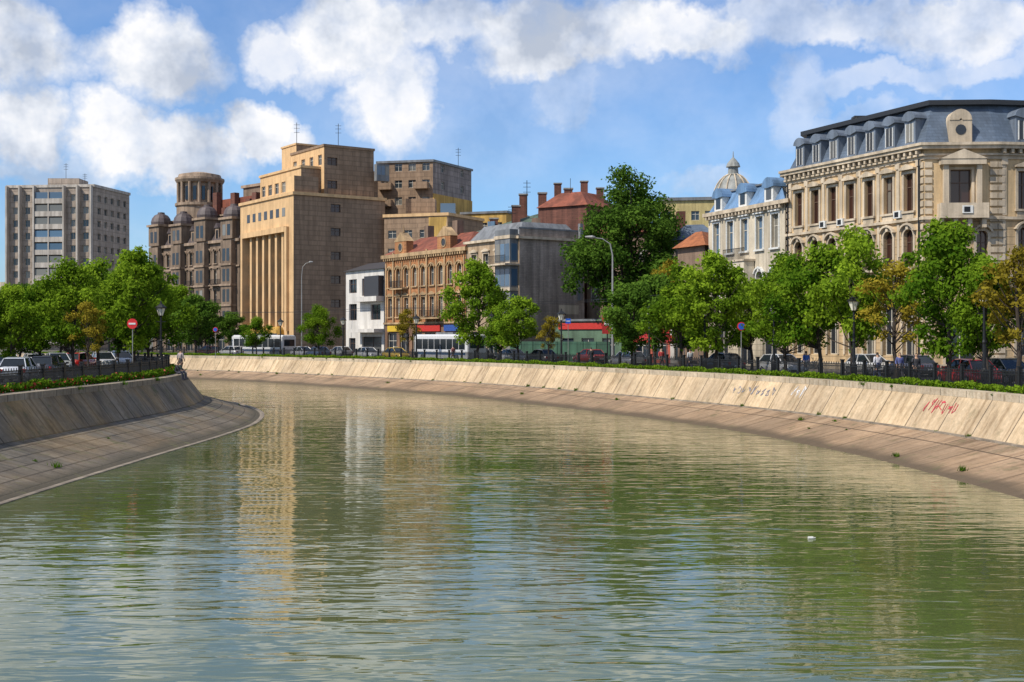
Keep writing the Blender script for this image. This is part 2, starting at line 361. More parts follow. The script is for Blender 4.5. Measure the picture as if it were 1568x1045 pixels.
# ---------------------------------------------------------------- water
m,N,L,P=newmat('river_water'); tc=N.new('ShaderNodeTexCoord').outputs['Object']
w1=noise(N,L,mapping(N,L,tc,(.5,1.6,1)),1.0,2,.5,.6); w2=noise(N,L,mapping(N,L,tc,(.13,.4,1)),1.0,1,.5,.3); w3=noise(N,L,mapping(N,L,tc,(1,1.6,1)),.05,2,.5); w4=noise(N,L,mapping(N,L,tc,(1.5,4.2,1)),1.0,1,.5,.4)
amp=ramp(N,L,w3.outputs[0],[(.36,(.3,.3,.3)),(.62,(1,1,1))])
h=mathn(N,L,'ADD',mathn(N,L,'MULTIPLY',mathn(N,L,'MULTIPLY',w1.outputs[0],.046),amp),mathn(N,L,'ADD',mathn(N,L,'MULTIPLY',w2.outputs[0],.03),mathn(N,L,'MULTIPLY',w4.outputs[0],.0065)))
bp=N.new('ShaderNodeBump'); bp.inputs['Strength'].default_value=1; bp.inputs['Distance'].default_value=1; L.new(h,bp.inputs['Height']); L.new(bp.outputs[0],P.inputs['Normal'])
cc=ramp(N,L,w3.outputs[0],[(.3,(.07,.092,.03)),(.7,(.095,.118,.04))]); L.new(cc,P.inputs['Base Color'])
P.inputs['Roughness'].default_value=.015; P.inputs['IOR'].default_value=1.6; P.inputs['Specular IOR Level'].default_value=.7
b=B('river_water',(0,0,0)); b.add('w',m,[(-3400,-60,0),(3400,-60,0),(3400,3700,0),(-3400,3700,0)],[(0,1,2,3)]); b.finish(True)
# ---------------------------------------------------------------- generic building body
def body(b,poly,z1,wall,ops,roof,z0=ST-.05,parapet=.0,plain=None,**kw):
    frs=[]
    for i in range(len(poly)):
        f=Fr(b,poly[i],poly[(i+1)%len(poly)]); frs.append(f)
        f.wall(wall[i] if isinstance(wall,dict) and i in wall else (wall if not isinstance(wall,dict) else wall['d']),z0,z1,ops.get(i,[]),**kw)
    b.add('roof',roof,[(p[0],p[1],z1) for p in poly],[tuple(range(len(poly)))])
    return frs
def slab(b,part,mat,poly,out,z0,z1): b.prism(part,mat,offpoly(poly,out),z0,z1)
def centre(poly): return (sum(p[0] for p in poly)/len(poly),sum(p[1] for p in poly)/len(poly),ST)
# === N: corner palace
poly=[(23.3,105),(29.9,90),(35.1,89.7),(64,94),(66,124),(33,124)]
b=B('corner_palace_building',centre(poly))
Z1=19.4
L1=Fr(b,poly[1],poly[2]).L
r_up=lambda L,k,m=.5:row(L,k,.98,14.75,2.75,False,0,m); r_mid=lambda L,k,m=.5:row(L,k,1.0,10.7,2.75,True,0,m); r_g=lambda L,k,m=.5:row(L,k,1.25,4.1,3.9,True,0,m)
segs=[(ST-.05,10.0,CREAMG),(10.0,14.1,CREAMG),(14.1,Z1,CREAM)]
for i in range(6):
    f=Fr(b,poly[i],poly[(i+1)%6])
    ks={0:7,1:1,2:9}.get(i,0)
    if i==1:
        up=[(L1/2-.75,L1/2+.75,14.9,17.6,False)]; mid=[(.7,1.5,10.7,13.2,True),(L1-1.5,L1-.7,10.7,13.2,True)]
        g=[(L1/2-1.1,L1/2+1.1,3.0,7.8,True)]
    elif ks: up=r_up(f.L,ks); mid=r_mid(f.L,ks); g=r_g(f.L,ks)
    else: up=mid=g=[]
    f.wall(segs[0][2],segs[0][0],segs[0][1],g,glass=GLD,rec=.35); f.wall(segs[1][2],segs[1][0],segs[1][1],mid,glass=GLR,frame=FRB,rec=.3); f.wall(segs[2][2],segs[2][0],segs[2][1],up,glass=GLR,frame=FRB,rec=.3)
    for o in up: f.dress(TRIM,o,.34,.2,ped=.3)
    for o in mid: f.dress(TRIM,o,.28,.2)
    for o in g: f.dress(TRIM,o,0,.2,sill=False)
    if ks:
        for o in up: f.box('aprons',TRIM,o[0]-.1,o[1]+.1,.003,.1,14.2,14.57)
        sp=(f.L-1)/ks
        if i!=1:
            for o in mid: balcony(f,TRIM,DARK,o[0]-.25,o[1]+.25,10.6,.35,.8)
            for k in range(ks+1):
                u=.5+sp*k; f.box('pilasters',TRIM,u-.16,u+.16,.003,.08,14.3,17.9); f.box('pilaster_capitals',TRIM,u-.24,u+.24,.003,.16,17.95,18.34); f.box('quoin_strip',TRIM,u-.12,u+.12,.003,.06,10.2,13.9)
                f.arcband('festoons',TRIM,u,14.12,.01,.18,.09,.13,8,0,2*math.pi) if k%2 else None
            k=int(f.L/.62)
            for q in range(k): u=(q+.5)*f.L/k; f.box('modillions',TRIM,u-.1,u+.1,.1,.48,18.75,19.05)
            for q in range(ks): acunit(f,.5+sp*(q+.9),14.3) if q in(1,2,5) else None
        for uu in (0.02,f.L-.55):
            z=3.2
            while z<18.2: f.box('quoins',TRIM,uu,uu+.53,.003,.1,z,z+.4); z+=.56
f=Fr(b,poly[1],poly[2])
for u in(L1/2-1.35,L1/2+1.0): f.box('aedicule_columns',TRIM,u,u+.35,.2,.55,14.3,17.9)
f.box('aedicule_entablature',TRIM,L1/2-1.6,L1/2+1.6,.09,.75,17.9,18.3); f.gable('aedicule_pediment',TRIM,L1/2-1.7,L1/2+1.7,.09,.8,18.303,19.0)
balcony(f,TRIM,TRIM,L1/2-1.7,L1/2+1.7,14.2,1.0,.9,solid=True); acunit(f,L1/2-.2,14.35,.75)
for k in range(4): f.box('consoles',TRIM,.9+k*1.0,1.2+k*1.0,.09,.75,13.35,14.0)
f0=Fr(b,poly[0],poly[1])
for u in (.3,f0.L-.35): f0.b.tube('drainpipes',DARK,[f0.P(u,.2,3),f0.P(u,.2,18.4)],.06,6)
for k in range(3):
    u=3+k*5.2; f0.b.tube('wall_lamps',DARK,[f0.P(u,.05,9.2),f0.P(u,.8,9.5)],.03,5)
slab(b,'base_course',TRIM,poly,.15,ST-.02,3.5); slab(b,'string_course',TRIM,poly,.22,9.75,10.05); slab(b,'string_course_upper',TRIM,poly,.22,13.98,14.18)
slab(b,'frieze',TRIM,poly,.1,18.35,18.6); slab(b,'cornice_lower',TRIM,poly,.28,18.6,18.74); slab(b,'cornice',TRIM,poly,.55,19.06,19.3); slab(b,'cornice_top',TRIM,poly,.68,19.303,19.5)
ip=offpoly(poly,-.1); it=offpoly(poly,-1.5); b.prism('mansard_roof',SLATE,ip,19.5,22.5,it)
slab(b,'roof_edge',BLKROOF,poly,-1.0,22.5,22.85); b.prism('roof_top',GREY,offpoly(poly,-1.3),22.85,23.2,offpoly(poly,-4))
DZ=plaster('dormer_zinc',(.17,.21,.27),.5,.25)
for e,k in((0,7),(2,9)):
    f=Fr(b,poly[e],poly[e+1]); sp=(f.L-1)/k
    for q in range(k):
        u=.5+sp*(q+.5); w=.58
        f.box('dormers',DZ,u-w,u+w,-1.5,-.1,19.5,21.5); f.box('dormer_glass',GLD,u-.35,u+.35,-.098,-.08,19.85,21.2)
        f.box('dormer_frames',WHT,u-.41,u-.35,-.096,-.03,19.8,21.2);f.box('dormer_frames',WHT,u+.35,u+.41,-.096,-.03,19.8,21.2);f.box('dormer_frames',WHT,u-.02,u+.02,-.078,-.05,19.85,21.2)
        f.arcband('dormer_hoods',DZ,u,21.35,.02,.76,-1.5,.06,8,.25,math.pi-.25)
f=Fr(b,poly[1],poly[2])
f.box('cartouche',TRIM,L1/2-.8,L1/2+.8,-1.3,.0,19.55,21.2); f.arcband('cartouche',TRIM,L1/2,21.2,.1,.8,-1.3,.05)
f.arcband('cartouche_oculus',GLD,L1/2,20.5,.02,.38,.002,.03,12,0,2*math.pi)
for (x,y) in((28.5,103),(45,98),(56,100)): b.box('chimneys',TRIM,(x,y,22.5),(x+1.3,y+.8,23.7)); b.box('chimney_caps',BLKROOF,(x-.1,y-.1,23.7),(x+1.4,y+.9,23.85))
b.finish(smooth=())
# === M
PALE=plaster('pale_grey_stucco',(.64,.56,.43),.85,.22); PALEG=plaster('pale_rusticated',(.56,.49,.37),.85,.3,grooves=.5)
poly=[(18.6,117.5),(23.2,105.3),(33,125),(28,130)]
b=B('white_townhouse',centre(poly)); L0=Fr(b,poly[0],poly[1]).L
up=row(L0,5,1.15,13.2,2.9,False,0,.3); md=[o for o in row(L0,5,1.1,8.6,2.7,True,0,.3)]; gd=row(L0,3,2.3,3.0,3.6,False,0,.4)
f=Fr(b,poly[0],poly[1]); f.wall(PALEG,ST-.05,7.4,gd,glass=GLD,rec=.3); f.wall(PALE,7.4,12.3,md,rec=.3); f.wall(PALE,12.3,17,up,rec=.3,glass=GLB)
for o in up: f.dress(WHT,o,.25,.14)
for o in md: f.dress(WHT,o,.2,.14)
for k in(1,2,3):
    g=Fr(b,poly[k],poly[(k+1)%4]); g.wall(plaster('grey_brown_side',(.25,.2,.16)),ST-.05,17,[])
f.box('oriel',PALE,L0/2-1.7,L0/2+1.7,.1,1.1,8.2,12.2); f.box('oriel_window',GL,L0/2-1.3,L0/2+1.3,1.103,1.12,9,11.6)
f.b.prism('oriel_base',PALE,[f.P(L0/2-.6,.1,0)[:2],f.P(L0/2-.6,.3,0)[:2],f.P(L0/2+.6,.3,0)[:2],f.P(L0/2+.6,.1,0)[:2]],7.0,8.2,[f.P(L0/2-1.7,.1,0)[:2],f.P(L0/2-1.7,1.1,0)[:2],f.P(L0/2+1.7,1.1,0)[:2],f.P(L0/2+1.7,.1,0)[:2]])
balcony(f,TRIM,DARK,L0/2-1.8,L0/2+1.8,12.4,1.2,1.0)
for q in range(22): u=(q+.5)*L0/22; f.box('modillions',TRIM,u-.1,u+.1,.1,.45,16.5,16.8)
slab(b,'string_course',TRIM,poly,.15,7.3,7.5); slab(b,'cornice',TRIM,poly,.5,16.81,17.15)
BZ=plaster('blue_zinc_roof',(.15,.27,.45),.5,.25)
b.prism('mansard_roof',BZ,poly,17.15,19.0,offpoly(poly,-1.0)); slab(b,'roof_edge',GREY,poly,-.8,19.0,19.15)
for k in range(3):
    u=2+k*4.3; f.box('dormers',WHT,u-.7,u+.7,-1.2,.1,17.15,18.6); f.arcband('dormer_hoods',BZ,u,18.4,.02,.95,-1.3,.25,10,.1,math.pi-.1); f.box('dormer_glass',GLD,u-.4,u+.4,.103,.12,17.4,18.4)
b.box('attic_hut',WHT,(27,121,19.1),(30,124,21.2)); b.box('attic_hut_roof',BZ,(26.8,120.8,21.2),(30.2,124.2,21.7)); b.finish()
poly=[(16.3,122),(18.3,117.9),(27,131),(24,134)]
b=B('brick_annex',centre(poly)); ann=plaster('brown_render',(.25,.17,.12),.9,.3); fr=body(b,poly,14.2,ann,{0:row(4.4,1,1.2,9,2.2)+row(4.4,1,1.2,4,2.2),3:[]},TILE)
b.prism('tile_roof',plaster('orange_tile',(.45,.15,.05),.8,.3,brick=.8),offpoly(poly,.5),14.2,15.8,offpoly(poly,-1.5)); b.finish()
# === H
poly=[(-5.7,156.5),(.86,147),(8.9,152.6),(2.3,162)]
b=B('ornate_beige_house',centre(poly)); BEI=plaster('beige_ornate',(.46,.34,.22),.85,.35); GAB=plaster('grey_party_wall',(.46,.385,.325),.95,.35,streak=.4,scale=.25,brick=1.0)
f=Fr(b,poly[0],poly[1]); L0=f.L
up=row(L0,4,1.2,13.2,2.6,False,0,.4); md=row(L0,4,1.2,8.6,2.7,True,0,.4); gd=row(L0,3,2.4,3,3.2,False,0,.5)
f.wall(BEI,ST-.05,17.2,up+md+gd,rec=.3)
for o in up+md: f.dress(TRIM,o,.25,.16,ped=.3 if not o[4] else 0)
Fr(b,poly[1],poly[2]).wall(GAB,ST-.05,18.4,[]); Fr(b,poly[2],poly[3]).wall(GAB,ST-.05,17.2,[]); Fr(b,poly[3],poly[0]).wall(GAB,ST-.05,17.2,[])
g=Fr(b,poly[1],poly[2]); g.box('party_wall_top',GREY,-.1,g.L,-.4,.06,18.4,18.6); g.box('party_wall_vent',TRIM,g.L*.7,g.L*.7+1.0,.01,.1,15.2,16.2); g.box('flue',GREY,g.L-1.0,g.L-.55,.01,.45,10,19.4); g.box('patched_render',PALE,g.L*.6,g.L*.6+3,.008,.02,8.3,9.4); g.box('patched_render',plaster('dirty_render',(.3,.24,.2)),0.5,3.5,.008,.02,3,6.5)
f.box('bay_window',GREY,L0-3.4,L0-.2,.05,1.2,7.6,18.3)
for k in range(3):
    for zz in(8.6,11.6,14.6): f.box('bay_glass',GLB,L0-3.2+k*1.0,L0-2.35+k*1.0,1.203,1.22,zz,zz+2.0)
for zz in(8.0,11.0,14.0,17.2): f.box('bay_bands',TRIM,L0-3.5,L0-.1,.06,1.3,zz,zz+.4)
g2=Fr(b,f.P(L0-.2,1.2,0)[:2],f.P(L0-.2,0,0)[:2])
for zz in(8.6,11.6,14.6): g2.box('bay_glass',GLB,.2,1.0,.003,.02,zz,zz+2.0)
balcony(f,TRIM,DARK,L0-3.8,L0+.2,14.2,2.2,1.0); balcony(f,TRIM,DARK,1,L0-4,12.4,1,1)
slab(b,'cornice',TRIM,poly,.35,17.2,17.5); b.prism('mansard',GREY,offpoly(poly,-.2),17.5,19.4,offpoly(poly,-1.6))
b.box('chimneys',ann,(2.5,157,18.8),(3.6,158,20.6)); antenna(b,0,155,19,3,DARK); b.finish()
# === G
poly=[(-17.8,174),(-5.8,156.7),(2,162.2),(-10,179)]
b=B('orange_brick_house',centre(poly)); OB=plaster('orange_brick',(.52,.23,.09),.85,.3,brick=1.2); OT=plaster('ochre_trim',(.5,.34,.18),.8,.35)
f=Fr(b,poly[0],poly[1]); L0=f.L
up=row(L0,9,1.05,12.4,2.6,True,0,.4); md=row(L0,9,1.05,8.3,2.6,False,0,.4); gd=row(L0,6,2.6,3.0,3.1,False,0,.3)
f.wall(plaster('brown_shopfront',(.25,.14,.08)),ST-.05,7.3,gd,rec=.3,glass=GLD); f.wall(OB,7.3,16.6,up+md,rec=.3)
for o in up: f.dress(OT,o,.2,.16)
for o in md: f.dress(OT,o,.25,.16,ped=.35)
sp=(L0-.8)/9
for k in range(10): u=.4+sp*k; f.box('pilasters',OT,u-.13,u+.13,.003,.12,7.6,15.8)
for k in(1,5,7):
    u=.4+sp*(k); f.box('projecting_bays',OT,u-.15,u+.1+.05,.12,.25,7.6,17.2)
for k in(1.5,6.5):
    u=.4+sp*(k+.5); f.box('attic_gables',OB,u-1.6,u+1.6,-.8,.3,16.95,18.6); f.gable('attic_gable_pediments',OT,u-1.8,u+1.8,-.8,.35,18.603,19.9); f.arcband('attic_oculi',GLD,u,17.8,.02,.5,.302,.33,12,0,2*math.pi); f.arcband('attic_oculus_rings',OT,u,17.8,.5,.66,.302,.38,12,0,2*math.pi)
    f.b.tube('finials',OT,[f.P(u,-.2,19.9),f.P(u,-.2,20.9)],[.15,.03],6)
balcony(f,OT,DARK,3.0,6.5,12.2,1,1); balcony(f,OT,DARK,11,16,8.1,1,1)
for q in range(36): u=(q+.5)*L0/36; f.box('dentils',OT,u-.12,u+.12,.1,.4,16.1,16.4)
for k in(1,2,3): Fr(b,poly[k],poly[(k+1)%4]).wall(GAB,ST-.05,16.6,[])
f.box('shop_sign',simple('red_sign',(.5,.03,.02),.5),9,15,.05,.2,6.3,7.1); f.box('shop_sign_yellow',simple('yellow_sign',(.6,.4,.03),.5),1,6,.05,.2,6.3,7.1); f.box('shop_sign_blue',simple('blue_sign',(.03,.08,.3),.5),16,20,.05,.2,6.3,7.1)
slab(b,'string_course',OT,poly,.2,7.3,7.55); slab(b,'cornice',OT,poly,.45,16.45,16.95); b.prism('tile_roof',TILE,offpoly(poly,.2),16.95,19.3,offpoly(poly,-3.6))
f.box('chimneys',ann,4,5,-5,-4,18,21); f.box('chimneys',ann,13,14.2,-4,-3,18,21); b.finish()
# === F white house
poly=[(-24.6,183.8),(-18,174.4),(-12,178),(-19,188)]
b=B('white_modern_house',centre(poly)); WP=plaster('white_render',(.66,.63,.58),.8,.15,streak=.2)
f=Fr(b,poly[0],poly[1]); L0=f.L
f.wall(WP,ST-.05,15.2,[(1,3.4,12,14,0),(1,3.4,8,10.4,0),(5,7,11.5,14,0),(7.6,10.5,8,10.2,0),(5,10.8,3,5.6,0),(1,3,3.2,5.4,0)],rec=.3,glass=GLD,frame=FRB)
for k in(1,2,3): Fr(b,poly[k],poly[(k+1)%4]).wall(WP,ST-.05,15.2,[])
f.box('dark_balcony_box',WP,4.4,L0+.1,.05,1.3,10.6,11.3); f.box('dark_upper_floor',simple('anthracite',(.04,.04,.045),.5),7.3,L0,.05,.9,11.303,14.2); f.box('awning',WP,4.4,L0,.05,1.6,6.2,6.7)
b.prism('roof',simple('anthracite_roof',(.05,.045,.045),.5),offpoly(poly,.4),15.2,16.4,offpoly(poly,-2.5)); b.finish()
# === D
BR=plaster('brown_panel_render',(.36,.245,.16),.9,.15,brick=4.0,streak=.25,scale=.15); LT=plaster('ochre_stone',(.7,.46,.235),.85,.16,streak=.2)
c0=Vector((-35,198.8)); ux=Vector((.82,.57)); vx=Vector((-.57,.82)); 
def pt(a,c): q=c0+ux*a+vx*c; return (q.x,q.y)
b=B('tall_ochre_building',(-36,208,ST))
def blk(a0,a1,c0_,c1,z0,z1,ops_st=[],ops_gb=[],**kw):
    poly=[pt(a0,c1),pt(a0,c0_),pt(a1,c0_),pt(a1,c1)]
    frs=[]
    for i in range(4):
        f=Fr(b,poly[i],poly[(i+1)%4]); frs.append(f)
        k2=dict(kw)
        if i==1: k2=dict(rec=.3,glass=GLR,frame=FRB)
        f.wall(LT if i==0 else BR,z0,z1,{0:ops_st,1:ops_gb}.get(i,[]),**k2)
    b.add('roof',GREY,[(p[0],p[1],z1) for p in poly],[(0,1,2,3)])
    return frs,poly
def col(u,zs,w=1.2,h=1.0): return [(u,u+w,z,z+h,0) for z in zs]
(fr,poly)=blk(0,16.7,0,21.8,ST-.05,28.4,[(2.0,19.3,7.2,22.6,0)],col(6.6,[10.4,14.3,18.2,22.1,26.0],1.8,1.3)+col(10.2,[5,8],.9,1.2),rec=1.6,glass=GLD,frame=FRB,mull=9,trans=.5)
f=fr[0]
for k in range(6):
    u=4.2+k*2.6; f.box('portal_columns',LT,u-.4,u+.4,-1.2,-.15,7.2,22.6)
for z in(11,14.8,18.6): f.box('spandrels',LT,2.02,19.28,-1.5,-1.25,z,z+.7)
for k in range(7): u=3+k*2.4; f.box('attic_slots',GLD,u,u+1.2,.01,.04,25.2,26.6)
slab(b,'terrace_edge',LT,poly,.25,28.4,28.9); f.box('portal_frame',LT,1.2,2.0,.003,.5,6.5,23.4);f.box('portal_frame',LT,19.3,20.1,.003,.5,6.5,23.4);f.box('portal_frame',LT,2.0,19.3,.003,.48,22.6,23.5)
for k in range(4):
    f.b.lathe('awnings',plaster('yellow_awning',(.6,.35,.06),.7),f.P(4+k*4.3,.6,0),[(1.5,6.0),(1.3,6.7),(.8,7.15),(.01,7.3)],12)
f.box('shop_windows',GLD,2,20,.01,.05,3.2,5.6)
(fr,poly)=blk(2.5,16.7,2.5,19,28.9,33.2,row(16.5,6,1.6,29.8,1.8),[],); slab(b,'setback_edge',LT,poly,.2,33.2,33.6)
(fr,poly)=blk(6.0,15.2,1.2,14,28.9,36.8,row(12.8,4,1.4,33.9,1.7),col(.6,[30,33.8],1.8,1.3)); slab(b,'top_edge',BR,poly,.15,36.8,37.2)
(fr,poly)=blk(7,12,14,20,33.6,38.8,[],[]);slab(b,'plant_room_edge',LT,poly,.15,38.8,39.1)
(fr,poly)=blk(.2,4.5,.2,3.5,28.9,31.5,[],[])
g=Fr(b,pt(14.6,-.02),pt(17.5,-.02)); g.box('glazed_loggia',GREY,0,2.4,.03,.9,31.6,34.4); 
for k in range(3): g.box('loggia_glass',GLB,.1+k*.78,.75+k*.78,.903,.92,32.6,34.1)
for k in range(12):
    q=pt(1+k*1.3,.3); b.tube('terrace_rail',DARK,[(q[0],q[1],28.9),(q[0],q[1],29.9)],.03,4)
x,y=pt(8,16); antenna(b,x,y,38,5,DARK); x,y=pt(10.5,5); antenna(b,x,y,37,4.5,DARK); b.finish()
# === E
YE=plaster('yellow_render',(.6,.38,.1),.85,.2); GB=plaster('grey_block_side',(.36,.31,.29),.9,.25,brick=5)
poly=[(-24,222),(-14,219.5),(-7.6,232),(-18,238)]
b=B('apartment_block',centre(poly)); L0=Fr(b,poly[0],poly[1]).L; L1=Fr(b,poly[1],poly[2]).L
ops=[]; 
for z in range(8,36,3): ops+=row(L0,4,1.4,z+.1,1.4)
fr=body(b,poly,36.6,{'d':BR,1:GB},{0:ops,1:[o for z in range(8,36,3) for o in row(L1,2,1.1,z+.1,1.3)]},GREY); slab(b,'roof_edge',GREY,poly,.25,36.6,37)
for z in range(14,35,3): balcony(fr[0],BR,BR,.3,2.8,z,1.1,1,solid=True); balcony(fr[0],BR,BR,7,9.6,z,1.1,1,solid=True)
fr[1].box('yellow_panel',YE,0,L1,.01,.2,26,31); antenna(b,-10,231,36.8,4,DARK); b.finish()
poly=[(-21.3,207),(-10.5,203.5),(-5,214),(-16,219)]
b=B('beige_block',centre(poly)); L0=Fr(b,poly[0],poly[1]).L
ops=[]
for z in(10,13,16,19,22): ops+=row(L0,4,1.5,z,1.3)
L1=Fr(b,poly[1],poly[2]).L
fr=body(b,poly,25.5,BR,{0:ops,1:row(L1,3,1.2,18,1.3)+row(L1,3,1.2,21,1.3)},GREY); slab(b,'roof_edge',LT,poly,.2,25.5,26); b.box('stair_hut',BR,(-18,210,26),(-13,214,29)); b.box('glass_lantern',GLB,(-12,208,26),(-9.5,211,28)); fr[0].box('yellow_panel',YE,8,11.2,.01,.1,21,25.3); b.finish()
poly=[(-9,222),(-1,219),(4,231),(-3,236)]
b=B('yellow_block',centre(poly)); fr=body(b,poly,27.5,YE,{0:row(8.5,3,1.3,24.5,1.4)+row(8.5,3,1.3,21,1.4)},TILE); slab(b,'roof_edge',GREY,poly,.25,27.5,27.9); b.finish()
# === I
DR=plaster('dark_red_brick',(.2,.08,.055),.9,.35,brick=1.2); GR=plaster('green_copper_roof',(.09,.14,.1),.7,.4)
poly=[(-6,168),(4.2,160.5),(9.5,167),(0,176)]
b=B('red_brick_tenement',centre(poly)); f0=Fr(b,poly[0],poly[1])
body(b,poly,19.5,DR,{},GREY)
A=Vector(poly[0]);Bv=Vector(poly[1]);Cv=Vector(poly[2]);D_=Vector(poly[3])
b.add('green_roof',GR,[(A.x,A.y,19.5),(Bv.x,Bv.y,19.5),(Cv.x,Cv.y,23.8),(D_.x,D_.y,22)],[(0,1,2,3)])
b.add('gable_wall',DR,[(Bv.x-.01,Bv.y+.02,18),(Cv.x,Cv.y,18),(Cv.x,Cv.y,24.2),(Bv.x+2,Bv.y+2.5,24.2)],[(0,1,2,3)])
for x,y,h in((-3,168,21.5),(0,166,23),(3.5,165,24.6),(7,166,25.3),(1,170,25)):
    b.box('chimneys',DR,(x,y,18.5),(x+1.1,y+.9,h)); b.box('chimney_caps',KERB,(x-.1,y-.1,h),(x+1.2,y+1,h+.2))
f0.box('skylights',GLB,2,3.2,-2,-1.8,20,21.2); antenna(b,2,166,22,4.5,DARK); b.finish()
poly=[(3.5,160.5),(9.4,156.5),(14,163),(8,168)]
b=B('dark_brick_house',centre(poly)); body(b,poly,22.2,DR,{},GREY); b.prism('tile_roof',TILE,offpoly(poly,.3),22.2,24.2,offpoly(poly,-2))
for x,y,h in((5.5,161,25.4),(9,162,25.8),(11,161,24.8)): b.box('chimneys',DR,(x,y,22),(x+.9,y+.9,h)); b.box('chimney_caps',KERB,(x-.1,y-.1,h),(x+1,y+1,h+.15))
b.box('satellite_mast',DARK,(7.5,160,24),(7.56,160.06,26)); b.finish()
poly=[(9.3,154),(17,151),(20,160),(12,163)]
b=B('old_brown_house',centre(poly)); body(b,poly,18.2,ann,{0:row(8.2,4,1.1,14.5,1.9)+row(8.2,4,1.1,10,1.9)+row(8.2,4,1.1,5,2)},TILE); b.prism('roof',TILE,offpoly(poly,.4),18.2,20.3,offpoly(poly,-3)); b.finish()
poly=[(17.2,140),(23.2,138),(26,148),(20,150)]
b=B('grey_house',centre(poly)); body(b,poly,16.4,GAB,{0:row(6.3,3,1.0,13,1.6)+row(6.3,3,1,9,1.6)},SLATE); b.prism('roof',SLATE,offpoly(poly,.3),16.4,18.3,offpoly(poly,-2.2)); b.box('chimneys',DR,(19,143,17),(20,144,20)); b.finish()
poly=[(24,200),(37,198),(42,215),(26,216)]
b=B('yellow_attic_building',centre(poly)); L0=Fr(b,poly[0],poly[1]).L; body(b,poly,27.5,plaster('pale_yellow',(.55,.45,.2),.85,.2),{0:row(L0,6,1.3,24.3,1.5)},GREY); slab(b,'roof_edge',GREY,poly,.3,27.5,28); b.finish()
for i,(px,D,w,h,cm) in enumerate([(1010,128,7,4,(.5,.12,.08)),(900,140,9,4.5,(.12,.2,.13)),(1060,122,5,4.2,(.55,.52,.48))]):
    x=(px-784)/F*D; poly=[(x-w/2*.8,D+w/2*.5),(x+w/2*.8,D-w/2*.5),(x+w/2*.8+2,D+2.5),(x-w/2*.8+2,D+w*.5+3)]
    b=B('shop_pavilion',centre(poly)); f=Fr(b,poly[0],poly[1]); body(b,poly,ST+h,plaster('shop_wall_%d'%i,cm),{0:row(f.L,3,1.6 if i<2 else 1.1,3.2,2.2,False,0,.3)},GREY); slab(b,'roof_edge',GREY,poly,.3,ST+h,ST+h+.25); f.box('sign_board',simple('red_sign',(.5,.03,.02),.5),.5,f.L-.5,.02,.15,ST+h-.9,ST+h-.2); b.finish()
# === L dome
b=B('palace_dome',(41,230,ST)); dm=plaster('zinc_dome',(.3,.31,.29),.5,.3)
b.lathe('drum',TRIM,(41,230),[(4,ST),(4,29.8),(4.3,30),(4.3,30.4),(3.7,30.6)],24)
b.lathe('dome',dm,(41,230),[(3.7*math.cos(t),30.6+5.2*math.sin(t)) for t in np.linspace(0,1.3,9)],24)
b.lathe('lantern',dm,(41,230),[(1.0,35.4),(1.3,35.6),(1.0,35.8),(.9,37),(1.35,37.1),(1.1,37.8),(.5,38.5),(.12,38.9),(.05,40)],12)
for k in range(12):
    a=k*math.pi/6; b.tube('ribs',TRIM,[(41+3.8*math.cos(t)*math.cos(a),230+3.8*math.cos(t)*math.sin(a),30.6+5.3*math.sin(t)) for t in np.linspace(0,1.3,7)],.13,5)
b.finish(smooth=('dome',))
# === C baroque
DK=plaster('sooty_stone',(.24,.175,.125),.9,.35,streak=.4); DKT=plaster('sooty_trim',(.38,.28,.2),.9,.35); CR=plaster('dark_slate',(.11,.085,.085),.6,.4)
poly=[(-69,238.5),(-47.7,217.3),(-36,226),(-58,252)]
b=B('baroque_apartment_house',centre(poly)); f=Fr(b,poly[0],poly[1]); L0=f.L
ops=[]
for z,h,a in((7.6,2.6,1),(11.6,2.4,0),(15.2,2.4,0),(18.8,2.4,1)): ops+=row(L0,14,1.0,z,h,bool(a),0,.6)
f.wall(DK,ST-.05,22.4,ops+row(L0,8,2.4,3,3.2,True,0,.6),rec=.35,glass=GLD,frame=None)
for o in ops: f.dress(DKT,o,.25,.14)
Fr(b,poly[1],poly[2]).wall(DK,ST-.05,22.4,[]); Fr(b,poly[2],poly[3]).wall(DK,ST-.05,22.4,[]); Fr(b,poly[3],poly[0]).wall(DK,ST-.05,22.4,[])
slab(b,'cornice',DKT,poly,.5,22.4,22.9); slab(b,'string_course',DKT,poly,.3,6.9,7.2); slab(b,'string_course_upper',DKT,poly,.25,18.0,18.25)
b.prism('mansard_roof',CR,offpoly(poly,-.1),22.9,27.6,offpoly(poly,-2.6)); slab(b,'roof_edge',DKT,poly,-2.3,27.6,27.9)
sp=(L0-1.2)/14
for k,hh in((0,1.0),(4,.6),(8,1.2),(12.3,.7)):
    u=1+sp*(k+.5); f.box('projecting_bays',DK,u-1.7,u+1.7,.05,1.1,7.4,22.6)
    for z in(8,11.8,15.4,19): 
        for q in(-1.1,.2): f.box('bay_windows',GLD,u+q,u+q+.9,1.102,1.12,z,z+2.2)
    for z in(7.4,11,14.6,18.2): f.box('bay_bands',DKT,u-1.8,u+1.8,.06,1.3,z,z+.35)
    f.box('attic_bays',DK,u-1.9,u+1.9,-2.2,1.0,22.92,25.6+hh)
    for q in(-1.2,.25): f.box('attic_bay_windows',GLD,u+q,u+q+.95,1.002,1.02,23.5,25.1+hh*.5)
    f.box('attic_cornices',DKT,u-2.2,u+2.2,-2.4,1.3,25.6+hh,26.0+hh)
    x,y,_=f.P(u,-.6,0); f.b.lathe('attic_domes',CR,(x,y),[(1.9,26+hh),(1.95,26.5+hh),(1.75,27.2+hh),(1.3,27.8+hh),(.7,28.1+hh),(.65,28.4+hh),(.01,28.5+hh)],12)
